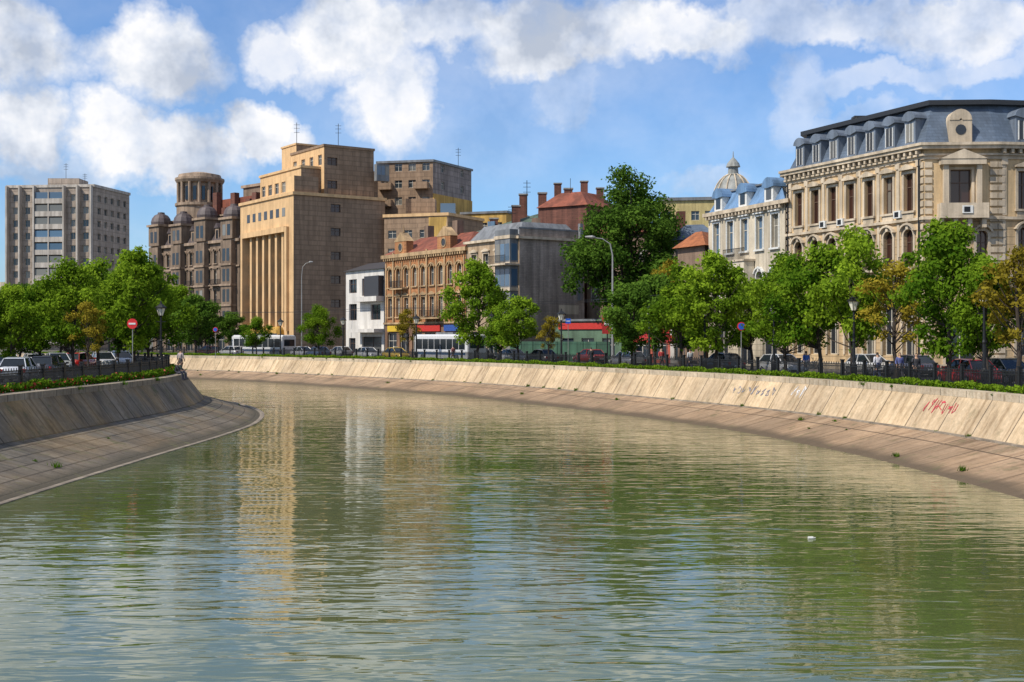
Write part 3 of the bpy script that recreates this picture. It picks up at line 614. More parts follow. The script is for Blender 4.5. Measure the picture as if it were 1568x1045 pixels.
for k in(2,3,6,7,10,11,13): 
    u=.6+sp*(k+.5); f.box('dormers',DKT,u-.6,u+.6,-2.2,-.3,22.9,25.2); f.gable('dormer_roofs',CR,u-.8,u+.8,-2.3,-.1,25.203,26.1); f.box('dormer_glass',GLD,u-.35,u+.35,-.298,-.28,23.3,24.8)
for z in(11.3,14.9): 
    for k in(2,6,10): balcony(f,DKT,DARK,.6+sp*k,.6+sp*(k+2),z,.9,1)
cx,cy=-59.5,236.5
b.lathe('rotunda',DKT,(cx,cy),[(4.3,22.9),(4.3,30.2),(4.6,30.4),(4.6,30.9),(3.7,31),(3.7,34.6),(4.3,34.8),(4.6,35.3),(4.6,35.7),(4.1,35.8),(3.9,36.4),(1.5,36.9),(.01,37)],24)
for k in range(14):
    a=2*math.pi*k/14; b.tube('rotunda_columns',DKT,[(cx+4.05*math.cos(a),cy+4.05*math.sin(a),30.9),(cx+4.05*math.cos(a),cy+4.05*math.sin(a),34.8)],.3,8); 
    a+=math.pi/14; b.box('rotunda_windows',GLD,(cx+3.55*math.cos(a)-.3,cy+3.55*math.sin(a)-.3,31.4),(cx+3.55*math.cos(a)+.3,cy+3.55*math.sin(a)+.3,34))
for q,(u,z) in enumerate(((20,32),(14,32.5),(25,30.5),(9,31.5),(17,29.5),(27,31.5))): f.box('chimneys',DR,u,u+1.4,-5.5,-4.5,26,z)
f.box('red_tile_attic',TILE,12,26,-9,-5.6,27,31.2); f.box('upper_house',DK,17,29,-16,-9.2,27,33.5); f.box('upper_house_cornice',DKT,16.6,29.4,-16.4,-8.9,33.5,34); b.finish()
poly=[(-75,262),(-66,260),(-60,275),(-72,280)]
b=B('distant_grey_house',centre(poly)); body(b,poly,24.5,GAB,{0:row(9,4,1.2,20,1.6)},SLATE); b.finish()
# === A
TW=plaster('tower_panel',(.45,.37,.3),.9,.2,brick=6,streak=.2); TW2=plaster('tower_band',(.55,.5,.44),.9,.2)
poly=[(-111,273),(-91.3,271),(-88.5,287),(-108,290)]
b=B('apartment_tower',centre(poly)); f0=Fr(b,poly[0],poly[1]); f1=Fr(b,poly[1],poly[2]); ops0=[];ops1=[]
for k in range(12):
    z=4.6+k*2.8
    ops0+=[(1.2,2.6,z,z+1.5,0),(4.0,5.2,z,z+1.5,0),(14.4,15.6,z,z+1.5,0),(17.2,18.6,z,z+1.5,0)]; ops1+=row(f1.L,5,1.4,z,1.4,False,0,.8)
body(b,poly,38.4,TW,{0:ops0,1:ops1},GREY,rec=.3,frame=FRW,trans=0)
for k in range(12):
    z=4.0+k*2.8; f0.box('loggia_parapets',TW2,6.6,13.0,.01,1.0,z,z+1.1); f0.box('loggia_glazing',GLB if k%3 else GL,6.7,12.9,.01,.8,z+1.103,z+2.5); f0.box('loggia_posts',TW2,9.7,9.95,.81,.98,z+1.103,z+2.79)
for u in(.05,3.0,6.3,13.1,16.2,19.3): f0.box('fins',TW2,u,u+.35,.012,1.15,ST,38.7)
slab(b,'roof_edge',TW2,poly,.2,38.4,39.0); b.box('plant_room',TW,(-104,278,39),(-97,284,41.2)); antenna(b,-101,281,41,4,DARK); antenna(b,-95,276,39,3,DARK); b.finish()
for (x,y,w,h) in((-150,320,30,17),(-60,300,22,20),(60,300,40,20),(-190,300,28,20),(10,330,50,18)):
    poly=[(x,y),(x+w,y-2),(x+w+2,y+15),(x+2,y+15)]; b=B('distant_building',centre(poly)); L0=Fr(b,poly[0],poly[1]).L; k=int(L0/3.2)
    body(b,poly,ST+h,PALE,{0:[o for q in range(int(h/3)-1) for o in row(L0,k,1.3,4+q*3,1.4)]},GREY,frame=None); b.finish()
# ---------------------------------------------------------------- trees
LEAF=leafmat('spring_leaves',(.045,.12,.008),(.28,.41,.03),.42); LEAFD=leafmat('dark_leaves',(.025,.07,.01),(.13,.23,.03),.35); LEAFY=leafmat('yellowish_leaves',(.16,.13,.015),(.42,.34,.04),.4)
BARK=plaster('bark',(.06,.045,.035),.95,.4,scale=3)
def tree_mesh(name,seed,H,Rx,th,ncl,nl,ls,leaf,cs=.16,lean=.3,tap=.42):
    rng=np.random.RandomState(seed); b=B(name,(0,0,0))
    cz=(th+H)/2; rz=(H-th)/2
    tr=[(0,0,-.1),(.03,.02,th*.5),(rng.uniform(-.15,.15),rng.uniform(-.15,.15),th),(rng.uniform(-lean,lean),rng.uniform(-lean,lean),cz+rz*.3),(rng.uniform(-lean,lean),rng.uniform(-lean,lean),H-rz*.25)]
    r0=H*.016; b.tube('trunk',BARK,tr,[r0*1.35,r0,r0*.9,r0*.5,r0*.12],7)
    cl=[]
    while len(cl)<ncl:
        v=rng.uniform(-1,1,3); q=np.linalg.norm(v)
        if q>1 or q<.25 : continue
        if rng.rand()<.35*(1-q): continue
        w=1.0 if v[2]<0 else (1-tap*v[2])
        lob=1+.18*math.sin(3*math.atan2(v[1],v[0])+seed)+.12*rng.randn()
        cl.append(np.array([v[0]*Rx*w*lob,v[1]*Rx*w*lob,cz+v[2]*rz*(1+.06*rng.randn())]))
    for i,c in enumerate(cl):
        if i%2 and i>24: continue
        z0=min(max(th*.85,c[2]-rz*.7*rng.uniform(.6,1.2)),H-rz*.5); t=(z0-th)/(H-th) if z0>th else 0
        s=Vector((tr[2][0]*(1-t)+tr[4][0]*t,tr[2][1]*(1-t)+tr[4][1]*t,z0)); e=Vector(c); mid=s.lerp(e,.5)+Vector((0,0,-.12*(e-s).length))
        b.tube('limb',BARK,[s,mid,e],[r0*.38*(1-t*.5),r0*.22,r0*.06],5,False)
    cv=rng.rand(ncl); cr=rng.uniform(.7,1.35,ncl)*Rx*cs*1.35
    wgt=cr**2; wgt/=wgt.sum(); idx=rng.choice(ncl,nl,p=wgt); ctr=np.array(cl)[idx]; 
    dirs=rng.randn(nl,3); dirs/=np.linalg.norm(dirs,axis=1)[:,None]
    rad=(rng.rand(nl)**.55)*cr[idx]*(1+.25*np.abs(rng.randn(nl))); pos=ctr+dirs*rad[:,None]*np.array([1.1,1.1,.85])
    nrm=dirs*.6+rng.randn(nl,3)*.6+np.array([-.2,-.15,.5]); nrm/=np.linalg.norm(nrm,axis=1)[:,None]
    a=np.cross(nrm,rng.randn(nl,3)); a/=np.linalg.norm(a,axis=1)[:,None]; bb=np.cross(nrm,a)
    sz=(ls*rng.uniform(.6,1.3,nl))[:,None]
    V=np.stack([pos-a*sz,pos+bb*sz*.6,pos+a*sz,pos-bb*sz*.6],1).reshape(-1,3)
    vs=[];fs=[]
    for (pn,mn),(mat,v,f) in b.parts.items():
        k=len(vs); vs+=v; fs+=[tuple(i+k for i in g) for g in f]
    nb=len(fs); k=len(vs); vs+=V.tolist(); fs+=[(k+4*i,k+4*i+1,k+4*i+2,k+4*i+3) for i in range(nl)]
    me=bpy.data.meshes.new(name); me.from_pydata(vs,[],fs); me.materials.append(BARK); me.materials.append(leaf)
    me.polygons.foreach_set('material_index',[0]*nb+[1]*nl)
    at=me.attributes.new('v','FLOAT','FACE')
    hgt=(pos[:,2]-th)/(H-th)
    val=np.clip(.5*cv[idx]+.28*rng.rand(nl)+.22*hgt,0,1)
    at.data.foreach_set('value',np.concatenate([np.zeros(nb),val]).astype(np.float32)); me.update(); return me
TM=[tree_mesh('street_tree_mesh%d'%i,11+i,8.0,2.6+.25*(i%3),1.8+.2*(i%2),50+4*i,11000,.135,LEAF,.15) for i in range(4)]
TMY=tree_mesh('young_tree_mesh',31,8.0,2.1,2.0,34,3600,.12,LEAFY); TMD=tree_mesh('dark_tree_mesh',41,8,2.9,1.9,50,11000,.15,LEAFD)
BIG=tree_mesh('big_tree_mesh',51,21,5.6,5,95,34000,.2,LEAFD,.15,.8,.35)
def tree(name,me,x,y,h,base=8.0,z=PAV-.03,wid=1.0):
    o=bpy.data.objects.new(name,me); o.location=(x,y,z); s=h/base; o.scale=(s*wid,s*wid,s); o.rotation_euler=(0,0,random.uniform(0,6.28)); COL.objects.link(o)
def toph(D,ytop): return (HOR-ytop)/F*D+EYE-ST
for i,(px,yt,off,k,w) in enumerate([(730,402,2.6,0,.9),(798,452,2.6,1,1.0),(490,474,2.6,2,1),(965,438,2.6,5,1),(1035,408,2.6,3,1.05),(1098,392,2.6,0,1.0),(1150,425,9,1,.9),(1205,402,2.6,2,1.0),(1256,370,2.6,1,.9),(1312,356,2.6,3,.85),(1372,388,2.6,4,1),(1462,343,2.6,0,.9),(1566,362,2.6,4,1.0),(1520,395,2.8,1,.85),(1005,425,8,5,.9),(845,480,3,4,.9),(620,468,12,4,.9),(395,485,2.6,1,1),(355,480,14,5,1),(318,465,14,5,1.1),(280,440,14,0,1.1),(248,430,3,1,1.1),(300,455,3,5,1),(1060,440,8,2,1.1),(765,470,2.6,3,1.0)]):
    p,t,s=R.bearing(px,off); me=(TM+[TMY,TMD])[k]; tree('street_tree',me,p.x,p.y,toph(p.y,yt),wid=w)
for (px,D,yt,k) in((18,84,440,0),(62,90,432,1),(112,84,412,2),(150,97,402,3),(205,92,386,0),(92,104,428,1),(30,102,440,5),(228,99,418,2),(-40,84,420,2),(135,82,455,4),(180,101,420,5),(-15,100,440,1)):
    tree('street_tree',(TM+[TMY,TMD])[k],(px-784)/F*D,D,toph(D,yt),wid=.95)
tree('large_tree',BIG,13,137,toph(137,260),21,ST); tree('large_tree',TMD,20,133,toph(133,380),8,ST); tree('large_tree',TMY,16.5,128,toph(128,385),8,ST)
for x,y,h in((23,128,10),(21,132,9),(13,130,8),(-60,205,9),(-66,208,10),(-76,212,10),(-86,214,11),(-96,220,10),(-108,224,10),(-120,228,11),(-132,232,10),(-50,200,7)):
    tree('street_tree',random.choice(TM+[TMD]),x,y,h*1.0)
def hedge(c,name,o0,o1,z0,h,dens,leaf,s0,s1,flowers=None):
    n=int((s1-s0)*dens); rng=np.random.RandomState(5); V=[];F_=[];val=[]
    for i in range(n):
        s=rng.uniform(s0,s1); o=rng.uniform(o0,o1); p,t,nn=c.at(s,o); hh=h*(.65+.5*math.sin(s*1.7)*math.sin(s*.53+1)*.5+.25*rng.rand()); z=z0+rng.rand()**.6*hh
        a=Vector(rng.randn(3)).normalized()*.09; b_=a.cross(Vector(rng.randn(3))).normalized()*.06; q=Vector((p.x,p.y,z)); k=len(V)
        V+=[q-a,q+b_,q+a,q-b_]; F_.append((k,k+1,k+2,k+3)); val.append(rng.rand()*.5+.3*(z-z0)/h)
    me=bpy.data.meshes.new(name); me.from_pydata([tuple(v) for v in V],[],F_); me.materials.append(leaf)
    if flowers: me.materials.append(flowers); me.polygons.foreach_set('material_index',[1 if rng.rand()<.1 else 0 for _ in F_])
    at=me.attributes.new('v','FLOAT','FACE'); at.data.foreach_set('value',val); me.update()
    o=bpy.data.objects.new(name,me); COL.objects.link(o)
RED=simple('red_flowers',(.4,.03,.02),.6)
hedge(R,'hedge',.5,1.05,PAV,.42,130,LEAF,95,290); hedge(Lc,'hedge',.5,1.2,PAV,.5,190,LEAF,90,185,RED)
def tufts(c,name,k,seed):
    rng=np.random.RandomState(seed); V=[];F_=[];val=[]
    for i in range(k):
        s=round(rng.uniform(100,300)/3.2)*3.2; w=rng.choice([0,0,1,1,1,2]); 
        o,z=[(-.12,ST+.05),(-1.2,1.0),(rng.uniform(-4.6,-1.4),None)][w]
        if z is None: z=.95+(o+1.5)*.25
        p,t,n=c.at(s,o); r=rng.uniform(.06,.27)
        for j in range(40):
            a=rng.uniform(0,6.28); L_=r*rng.uniform(.5,1.2); q=Vector((p.x+rng.randn()*r*.35,p.y+rng.randn()*r*.35,z)); e=q+Vector((math.cos(a)*L_*.6,math.sin(a)*L_*.6,L_)); sd=Vector((-math.sin(a),math.cos(a),0))*.02; kk=len(V)
            V+=[q-sd,q+sd,e]; F_.append((kk,kk+1,kk+2)); val.append(rng.rand()*.4)
    me=bpy.data.meshes.new(name); me.from_pydata([tuple(v) for v in V],[],F_); me.materials.append(LEAF); at=me.attributes.new('v','FLOAT','FACE'); at.data.foreach_set('value',val); me.update()
    COL.objects.link(bpy.data.objects.new(name,me))
tufts(R,'grass_tufts',100,3); tufts(Lc,'grass_tufts',70,4)
# ---------------------------------------------------------------- fences
def fence(c,s0,s1,off=1.15,z=PAV,h=1.02):
    b=B('iron_fence',(0,0,0)); V=[];F_=[]
    def bx(p,t,hx,hy,z0,z1):
        n=Vector((t.y,-t.x)); k=len(V)
        for zz in(z0,z1):
            for a,e in((-1,-1),(1,-1),(1,1),(-1,1)): q=p+t*a*hx+n*e*hy; V.append((q.x,q.y,zz))
        F_.extend([(k,k+1,k+5,k+4),(k+1,k+2,k+6,k+5),(k+2,k+3,k+7,k+6),(k+3,k,k+4,k+7),(k+4,k+5,k+6,k+7)])
    s=s0; i=0
    while s<s1:
        p,t,n=c.at(s,off)
        if i%18==0: bx(p,t,.08,.08,z,z+h+.15); bx(p,t,.11,.11,z+h+.15,z+h+.22)
        else: bx(p,t,.017,.017,z+.12,z+h+(.08 if i%2 else -.04))
        s+=.14; i+=1
    s=s0
    while s<s1:
        p,t,n=c.at(s,off); p2,_,_=c.at(s+1.26,off); m=(p+p2)/2; tt=(p2-p).normalized()
        for zz in(.12,.3,.82,.95): bx(m,tt,.63,.022,z+zz,z+zz+.045)
        s+=1.26
    b.add('fence',DARK,V,F_); b.finish(True)
fence(R,95,285); fence(Lc,90,178)
# ---------------------------------------------------------------- lamps
LG=simple('frosted_lamp_glass',(.75,.72,.6),.3)
def lantern(x,y,h=4.95):
    b=B('street_lamp',(x,y,PAV)); z=PAV
    b.lathe('post',DARK,(x,y),[(.24,z),(.24,z+.3),(.16,z+.4),(.18,z+.9),(.1,z+1.05),(.08,z+2.2),(.11,z+2.28),(.075,z+2.4),(.06,z+h-.95),(.13,z+h-.9),(.06,z+h-.85)],12)
    b.tube('crossbar',DARK,[(x-.35,y,z+h-1.3),(x+.35,y,z+h-1.3)],.025,6)
    b.lathe('lantern',LG,(x,y),[(.15,z+h-.85),(.34,z+h-.32)],6); b.lathe('lantern_cap',DARK,(x,y),[(.42,z+h-.34),(.43,z+h-.28),(.22,z+h-.1),(.07,z+h),(.04,z+h+.16),(.001,z+h+.22)],6)
    for k in range(6):
        a=k*math.pi/3; b.tube('lantern_ribs',DARK,[(x+.152*math.cos(a),y+.152*math.sin(a),z+h-.85),(x+.345*math.cos(a),y+.345*math.sin(a),z+h-.32)],.016,4)
    b.finish()
for px,c,o in((168,Lc,1.7),(268,Lc,1.7),(1305,R,1.7),(1190,R,1.7),(1085,R,1.7),(995,R,1.7),(855,R,1.7),(760,R,1.7),(640,R,1.7),(530,R,1.7),(1500,R,1.7),(430,R,1.7)):
    p,t,s=c.bearing(px,o); lantern(p.x,p.y)
def tallpole(px,D,yt,arm,k=1):
    x=(px-784)/F*D; H=toph(D,yt); b=B('street_light_pole',(x,D,ST)); z=ST
    b.tube('pole',POLE,[(x,D,z),(x,D,z+H*.55),(x,D,z+H*.86),(x+arm*.12,D,z+H*.95),(x+arm*.5,D,z+H*.99),(x+arm,D,z+H)],[.13*k,.1*k,.07*k,.06*k,.05*k,.04*k],8)
    b.tube('lamp_head',POLE,[(x+arm*.85,D,z+H+.02),(x+arm*1.0,D,z+H+.04),(x+arm*1.35,D,z+H+.06)],[.06,.17,.08],8); b.finish()
tallpole(938,116,364,-1.9); tallpole(462,178,402,1.2,.7)
b=B('overhead_wires',(0,0,ST))
for off in(5,9.5):
    pts=[]
    for i in range(95,290,6):
        p,t,n=R.at(i,off); pts.append((p.x,p.y,ST+6.3-.2*abs(math.sin(i*.1))))
    b.tube('wire',DARK,pts,.018,4)
b.finish()
# ---------------------------------------------------------------- vehicles
RUB=simple('tyre_rubber',(.02,.02,.02),.8); RIM=simple('wheel_rim',(.4,.4,.4),.3,.8); CG=simple('car_glass',(.015,.02,.025),.05); HL=simple('headlamp',(.7,.7,.68),.15); TL=simple('tail_lamp',(.35,.01,.01),.2)
def wheel(b,M,x,y,r,w=.2):
    for rr,mat,ww,pn in((r,RUB,w,'tyres'),(r*.62,RIM,w+.03,'rims')):
        vs=[];n=14
        for s in(-1,1):
            for k in range(n): a=2*math.pi*k/n; vs.append(M@Vector((x+rr*math.cos(a),y+s*ww/2,r+rr*math.sin(a))))
        b.add(pn,mat,vs,[(k,(k+1)%n,n+(k+1)%n,n+k) for k in range(n)]+[tuple(range(n)),tuple(reversed(range(n,2*n)))])
def Mat(x,y,z,h): return Matrix.Translation((x,y,z))@Matrix.Rotation(h,4,'Z')
def mb(b,M,pn,mat,a,c):
    x0,y0,z0=a;x1,y1,z1=c
    vs=[M@Vector(v) for v in[(x0,y0,z0),(x1,y0,z0),(x1,y1,z0),(x0,y1,z0),(x0,y0,z1),(x1,y0,z1),(x1,y1,z1),(x0,y1,z1)]]
    b.add(pn,mat,vs,[(3,2,1,0),(4,5,6,7),(0,1,5,4),(1,2,6,5),(2,3,7,6),(3,0,4,7)])
def loft(b,M,pn,mat,secs,cap=True):
    n=len(secs[0]); vs=[M@Vector(p) for s in secs for p in s]
    fs=[(i*n+k,i*n+(k+1)%n,(i+1)*n+(k+1)%n,(i+1)*n+k) for i in range(len(secs)-1) for k in range(n)]
    if cap: fs+=[tuple(reversed(range(n))),tuple(range((len(secs)-1)*n,len(secs)*n))]
    b.add(pn,mat,vs,fs)
def car(x,y,h,col,name='parked_car',hatch=False,taxi=False):
    b=B(name,(x,y,ST)); M=Mat(x,y,ST+.01,h); pm=simple('car_paint_%.2f_%.2f_%.2f'%col,col,.28,.2,.5,.6)
    S=[(-2.1,.38,.6,.72),(-2.02,.25,.86,.8),(-1.5,.2,.93,.84),(-.5,.19,.92,.86),(.7,.19,.9,.86),(1.2,.2,.86,.85),(1.75,.22,.76,.81),(2.0,.26,.62,.75),(2.1,.34,.5,.66)]
    if hatch: S[1]=(-2.02,.25,.9,.8)
    secs=[[(X,-w,zb),(X,-w*1.02,zb*.45+zt*.55),(X,-w*.95,zt-.02),(X,-w*.6,zt+.03),(X,w*.6,zt+.03),(X,w*.95,zt-.02),(X,w*1.02,zb*.45+zt*.55),(X,w,zb)] for X,zb,zt,w in S]
    loft(b,M,'body',pm,secs)
    rb=-2.0 if hatch else -1.72; rt=-1.55 if hatch else -1.15
    base=[(rb,-.74,.9),(1.1,-.76,.88),(1.1,.76,.88),(rb,.74,.9)]; top=[(rt,-.57,1.4),(.25,-.6,1.42),(.25,.6,1.42),(rt,.57,1.4)]
    b.add('windows',CG,[M@Vector(v) for v in base+top],[(0,1,5,4),(1,2,6,5),(2,3,7,6),(3,0,4,7)])
    t2=[(rt-.05,-.58,1.39),(-.4,-.62,1.44),(.3,-.61,1.41),(.3,.61,1.41),(-.4,.62,1.44),(rt-.05,.58,1.39)]
    b.add('roof',pm,[M@Vector(v) for v in t2]+[M@Vector((v[0]*.95,v[1]*.85,v[2]+.05)) for v in t2],[tuple(range(6,12))]+[(i,(i+1)%6,6+(i+1)%6,6+i) for i in range(6)]+[tuple(reversed(range(6)))])
    for i in range(4): b.tube('pillars',pm,[M@Vector(base[i]),M@Vector(top[i])],.035,5)
    for s in(-1,1):
        b.tube('pillars',pm,[M@Vector((-.45,s*.77,.9)),M@Vector((-.45,s*.62,1.42))],.035,5); wheel(b,M,1.3,s*.76,.31); wheel(b,M,-1.3,s*.76,.31)
        mb(b,M,'headlamps',HL,(1.93,s*.62-.14,.5),(2.08,s*.62+.14,.66)); mb(b,M,'tail_lamps',TL,(-2.12,s*.64-.1,.6),(-1.98,s*.64+.1,.8)); mb(b,M,'mirrors',pm,(.75,s*.93-.08,.92),(.9,s*.93+.08,1.05))
    mb(b,M,'bumpers',RUB,(2.02,-.7,.26),(2.13,.7,.4)); mb(b,M,'bumpers',RUB,(-2.14,-.7,.3),(-2.05,.7,.42)); mb(b,M,'number_plates',WHT,(2.132,-.25,.32),(2.14,.25,.42)); mb(b,M,'number_plates',WHT,(-2.15,-.25,.45),(-2.112,.25,.56))
    if taxi: mb(b,M,'taxi_sign',WHT,(-.3,-.25,1.5),(-.1,.25,1.62))
    b.finish(smooth=('body',))
def bus(x,y,h,name='city_bus'):
    b=B(name,(x,y,ST)); M=Mat(x,y,ST,h); wp=simple('bus_white',(.6,.6,.6),.35,.1); bl=simple('bus_stripe',(.05,.12,.25),.4)
    S=[(-5.6,.5,2.8,1.1),(-5.55,.35,2.95,1.22),(-5.3,.3,3.02,1.25),(5.2,.3,3.02,1.25),(5.5,.35,2.95,1.2),(5.62,.5,2.7,1.05)]
    loft(b,M,'body',wp,[[(X,-w,zb),(X,-w,zt-.2),(X,-w+.2,zt),(X,w-.2,zt),(X,w,zt-.2),(X,w,zb)] for X,zb,zt,w in S])
    for s in(-1,1):
        y0,y1=sorted((s*1.252,s*1.27))
        for k in range(8): mb(b,M,'windows',CG,(-5.1+k*1.27,y0,1.35),(-3.93+k*1.27,y1,2.5))
        mb(b,M,'stripe',bl,(-5.2,min(s*1.251,s*1.262),.75),(5.1,max(s*1.251,s*1.262),1.0))
        for X in(-3.4,3.6): wheel(b,M,X,s*1.12,.48,.28)
    for X in(-1.2,4.2): mb(b,M,'doors',CG,(X,-1.285,.45),(X+1.0,-1.275,2.5))
    mb(b,M,'windscreen',CG,(5.6,-1.0,1.2),(5.66,1.0,2.45)); mb(b,M,'rear_window',CG,(-5.64,-.9,1.5),(-5.6,.9,2.4)); mb(b,M,'headlamps',HL,(5.6,.7,.6),(5.67,.95,.8)); mb(b,M,'headlamps',HL,(5.6,-.95,.6),(5.67,-.7,.8)); mb(b,M,'roof_units',GREY,(-2,-.8,3.02),(1.5,.8,3.25)); b.finish()
def place(c,px,off,fn,*a,flip=0,**k):
    p,t,s=c.bearing(px,off); fn(p.x,p.y,math.atan2(t.y,t.x)+flip,*a,**k)
place(R,682,6,bus); place(R,398,7,bus)
SILV=(.45,.46,.47)
for px,off,col,kw in[(1482,5.2,(.6,.02,.02),{}),(1540,8.5,(.03,.035,.03),{'hatch':True}),(1195,5.2,(.6,.6,.6),{'hatch':True}),(1100,5.2,(.05,.05,.06),{}),(485,5.2,(.08,.12,.22),{}),(560,5.2,(.6,.6,.6),{}),(602,5.2,(.6,.4,.04),{'taxi':True}),(785,5.2,(.5,.5,.5),{}),(830,5.2,(.1,.1,.11),{}),(735,11.5,(.03,.03,.03),{}),(960,5.2,(.3,.3,.32),{'hatch':True}),(1340,11.3,(.55,.55,.53),{}),(1400,11.3,(.06,.06,.08),{}),(350,5.2,(.6,.6,.6),{}),(320,5.2,(.3,.05,.04),{}),(520,11,(.5,.5,.5),{}),(900,11,(.35,.03,.03),{}),(460,5.2,(.5,.5,.52),{})]:
    place(R,px,off,car,col,flip=math.pi if random.random()<.4 else 0,name='parked_car',**kw)
for i,(px,D,col) in enumerate([(10,88,SILV),(52,92,(.5,.5,.5)),(88,95,SILV),(122,98,(.4,.04,.03)),(158,101,(.6,.6,.6)),(30,74,(.5,.52,.55)),(-25,84,(.5,.5,.5)),(75,80,(.03,.03,.04)),(185,108,(.35,.37,.4))]):
    car((px-784)/F*D,D,math.radians(100+random.uniform(-30,20)) if i%2 else math.radians(-60),col,hatch=bool(i%2))
# ---------------------------------------------------------------- signs, parasols
def disc(b,pn,mat,c,r,n=20,t=.03):
    vs=[(c[0]+r*math.cos(2*math.pi*k/n),c[1]+s*t/2,c[2]+r*math.sin(2*math.pi*k/n)) for s in(-1,1) for k in range(n)]
    b.add(pn,mat,vs,[(k,(k+1)%n,n+(k+1)%n,n+k) for k in range(n)]+[tuple(range(n)),tuple(reversed(range(n,2*n)))])
RS_=simple('sign_red',(.6,.02,.02),.4); BS_=simple('sign_blue',(.02,.1,.5),.4)
def sign(px,D,y,kind):
    x=(px-784)/F*D; z=EYE+(HOR-y)/F*D; b=B('traffic_sign',(x,D,PAV)); b.tube('post',POLE,[(x,D,PAV),(x,D,z+.3)],.03,6)
    if kind=='noentry': disc(b,'disc',RS_,(x,D-.07,z),.33); b.box('bar',WHT,(x-.22,D-.105,z-.055),(x+.22,D-.09,z+.055))
    elif kind=='round': disc(b,'rim',RS_,(x,D-.07,z),.3); disc(b,'face',BS_,(x,D-.1,z),.23,t=.02)
    else: b.box('board',BS_,(x-.25,D-.09,z-.25),(x+.25,D-.05,z+.25)); b.box('stripe',WHT,(x-.18,D-.1,z-.04),(x+.18,D-.092,z+.04))
    b.finish()
sign(203,80,496,'noentry'); sign(1135,86,500,'round'); sign(870,122,492,'board'); sign(330,150,505,'round'); sign(1020,112,500,'round')
PR=plaster('parasol_red',(.5,.02,.02),.7,.2)
for px,D in((990,120),(1022,118),(1048,114),(1070,112)):
    x=(px-784)/F*D; b=B('parasol',(x,D,ST)); b.tube('pole',WHT,[(x,D,ST),(x,D,ST+2.9)],.03,6); b.lathe('canopy',PR,(x,D),[(1.5,ST+2.1),(1.5,ST+2.3),(.8,ST+2.7),(.02,ST+3.0)],8); b.lathe('base',KERB,(x,D),[(.3,ST),(.3,ST+.1),(.01,ST+.12)],10); b.finish()
b=B('advertising_banner',(9.2,118,ST)); x=(930-784)/F*118
b.tube('post',DARK,[(x,118,ST),(x,118,ST+5.2)],.06,6); b.box('banner',PR,(x-.5,117.9,ST+3),(x+.5,117.96,ST+5.1)); b.box('banner_text',WHT,(x-.3,117.88,ST+3.8),(x+.3,117.897,ST+4.3)); b.finish()
b=B('green_hoarding',(0,0,ST)); hm=plaster('green_hoarding',(.05,.13,.08),.7)
_,_,s0=R.bearing(935,13.5)
for k in range(8):
    p,t,n=R.at(s0+k*2.2,13.5); p2,_,_=R.at(s0+k*2.2+2.1,13.5); f=Fr(b,p2,p); f.box('panels',hm,0,f.L,-.05,.05,PAV,PAV+2.1)
b.finish()
b=B('floating_bottle',(8.05,33.4,0)); b.tube('bottle',WHT,[(7.97,33.4,.02),(8.1,33.41,.02),(8.14,33.41,.02),(8.17,33.42,.02)],[.04,.04,.015,.015],8); b.finish()
def graffiti(px,mat,seed,w,h,letters):
    rng=np.random.RandomState(seed); p,t,s0=R.bearing(px,-.5); b=B('wall_graffiti',(0,0,0))
    def wp(u,v):
        k=v/1.8; o=-1.15+k*1.15; p,_,n=R.at(s0-u,o-.02); return Vector((p.x,p.y,1.0+k*1.82+.008))
    for l in range(letters):
        pts=[(l*w+rng.uniform(0,w*.9),.75+rng.uniform(0,h)) for _ in range(6)]
        for i in range(5):
            a=Vector(pts[i]);c=Vector(pts[i+1]); d=(c-a).normalized(); n=Vector((-d.y,d.x))*.022
            vs=[wp(*(a+n)),wp(*(a-n)),wp(*(c-n)),wp(*(c+n))]; b.add('strokes',mat,vs,[(0,1,2,3)])
    b.finish(True)
graffiti(1408,simple('graffiti_red',(.5,.05,.07),.7),1,.42,.75,7); graffiti(1130,simple('graffiti_dark',(.2,.2,.24),.7),2,.6,.6,9); graffiti(1212,simple('graffiti_white',(.7,.7,.7),.7),3,.5,.8,3)
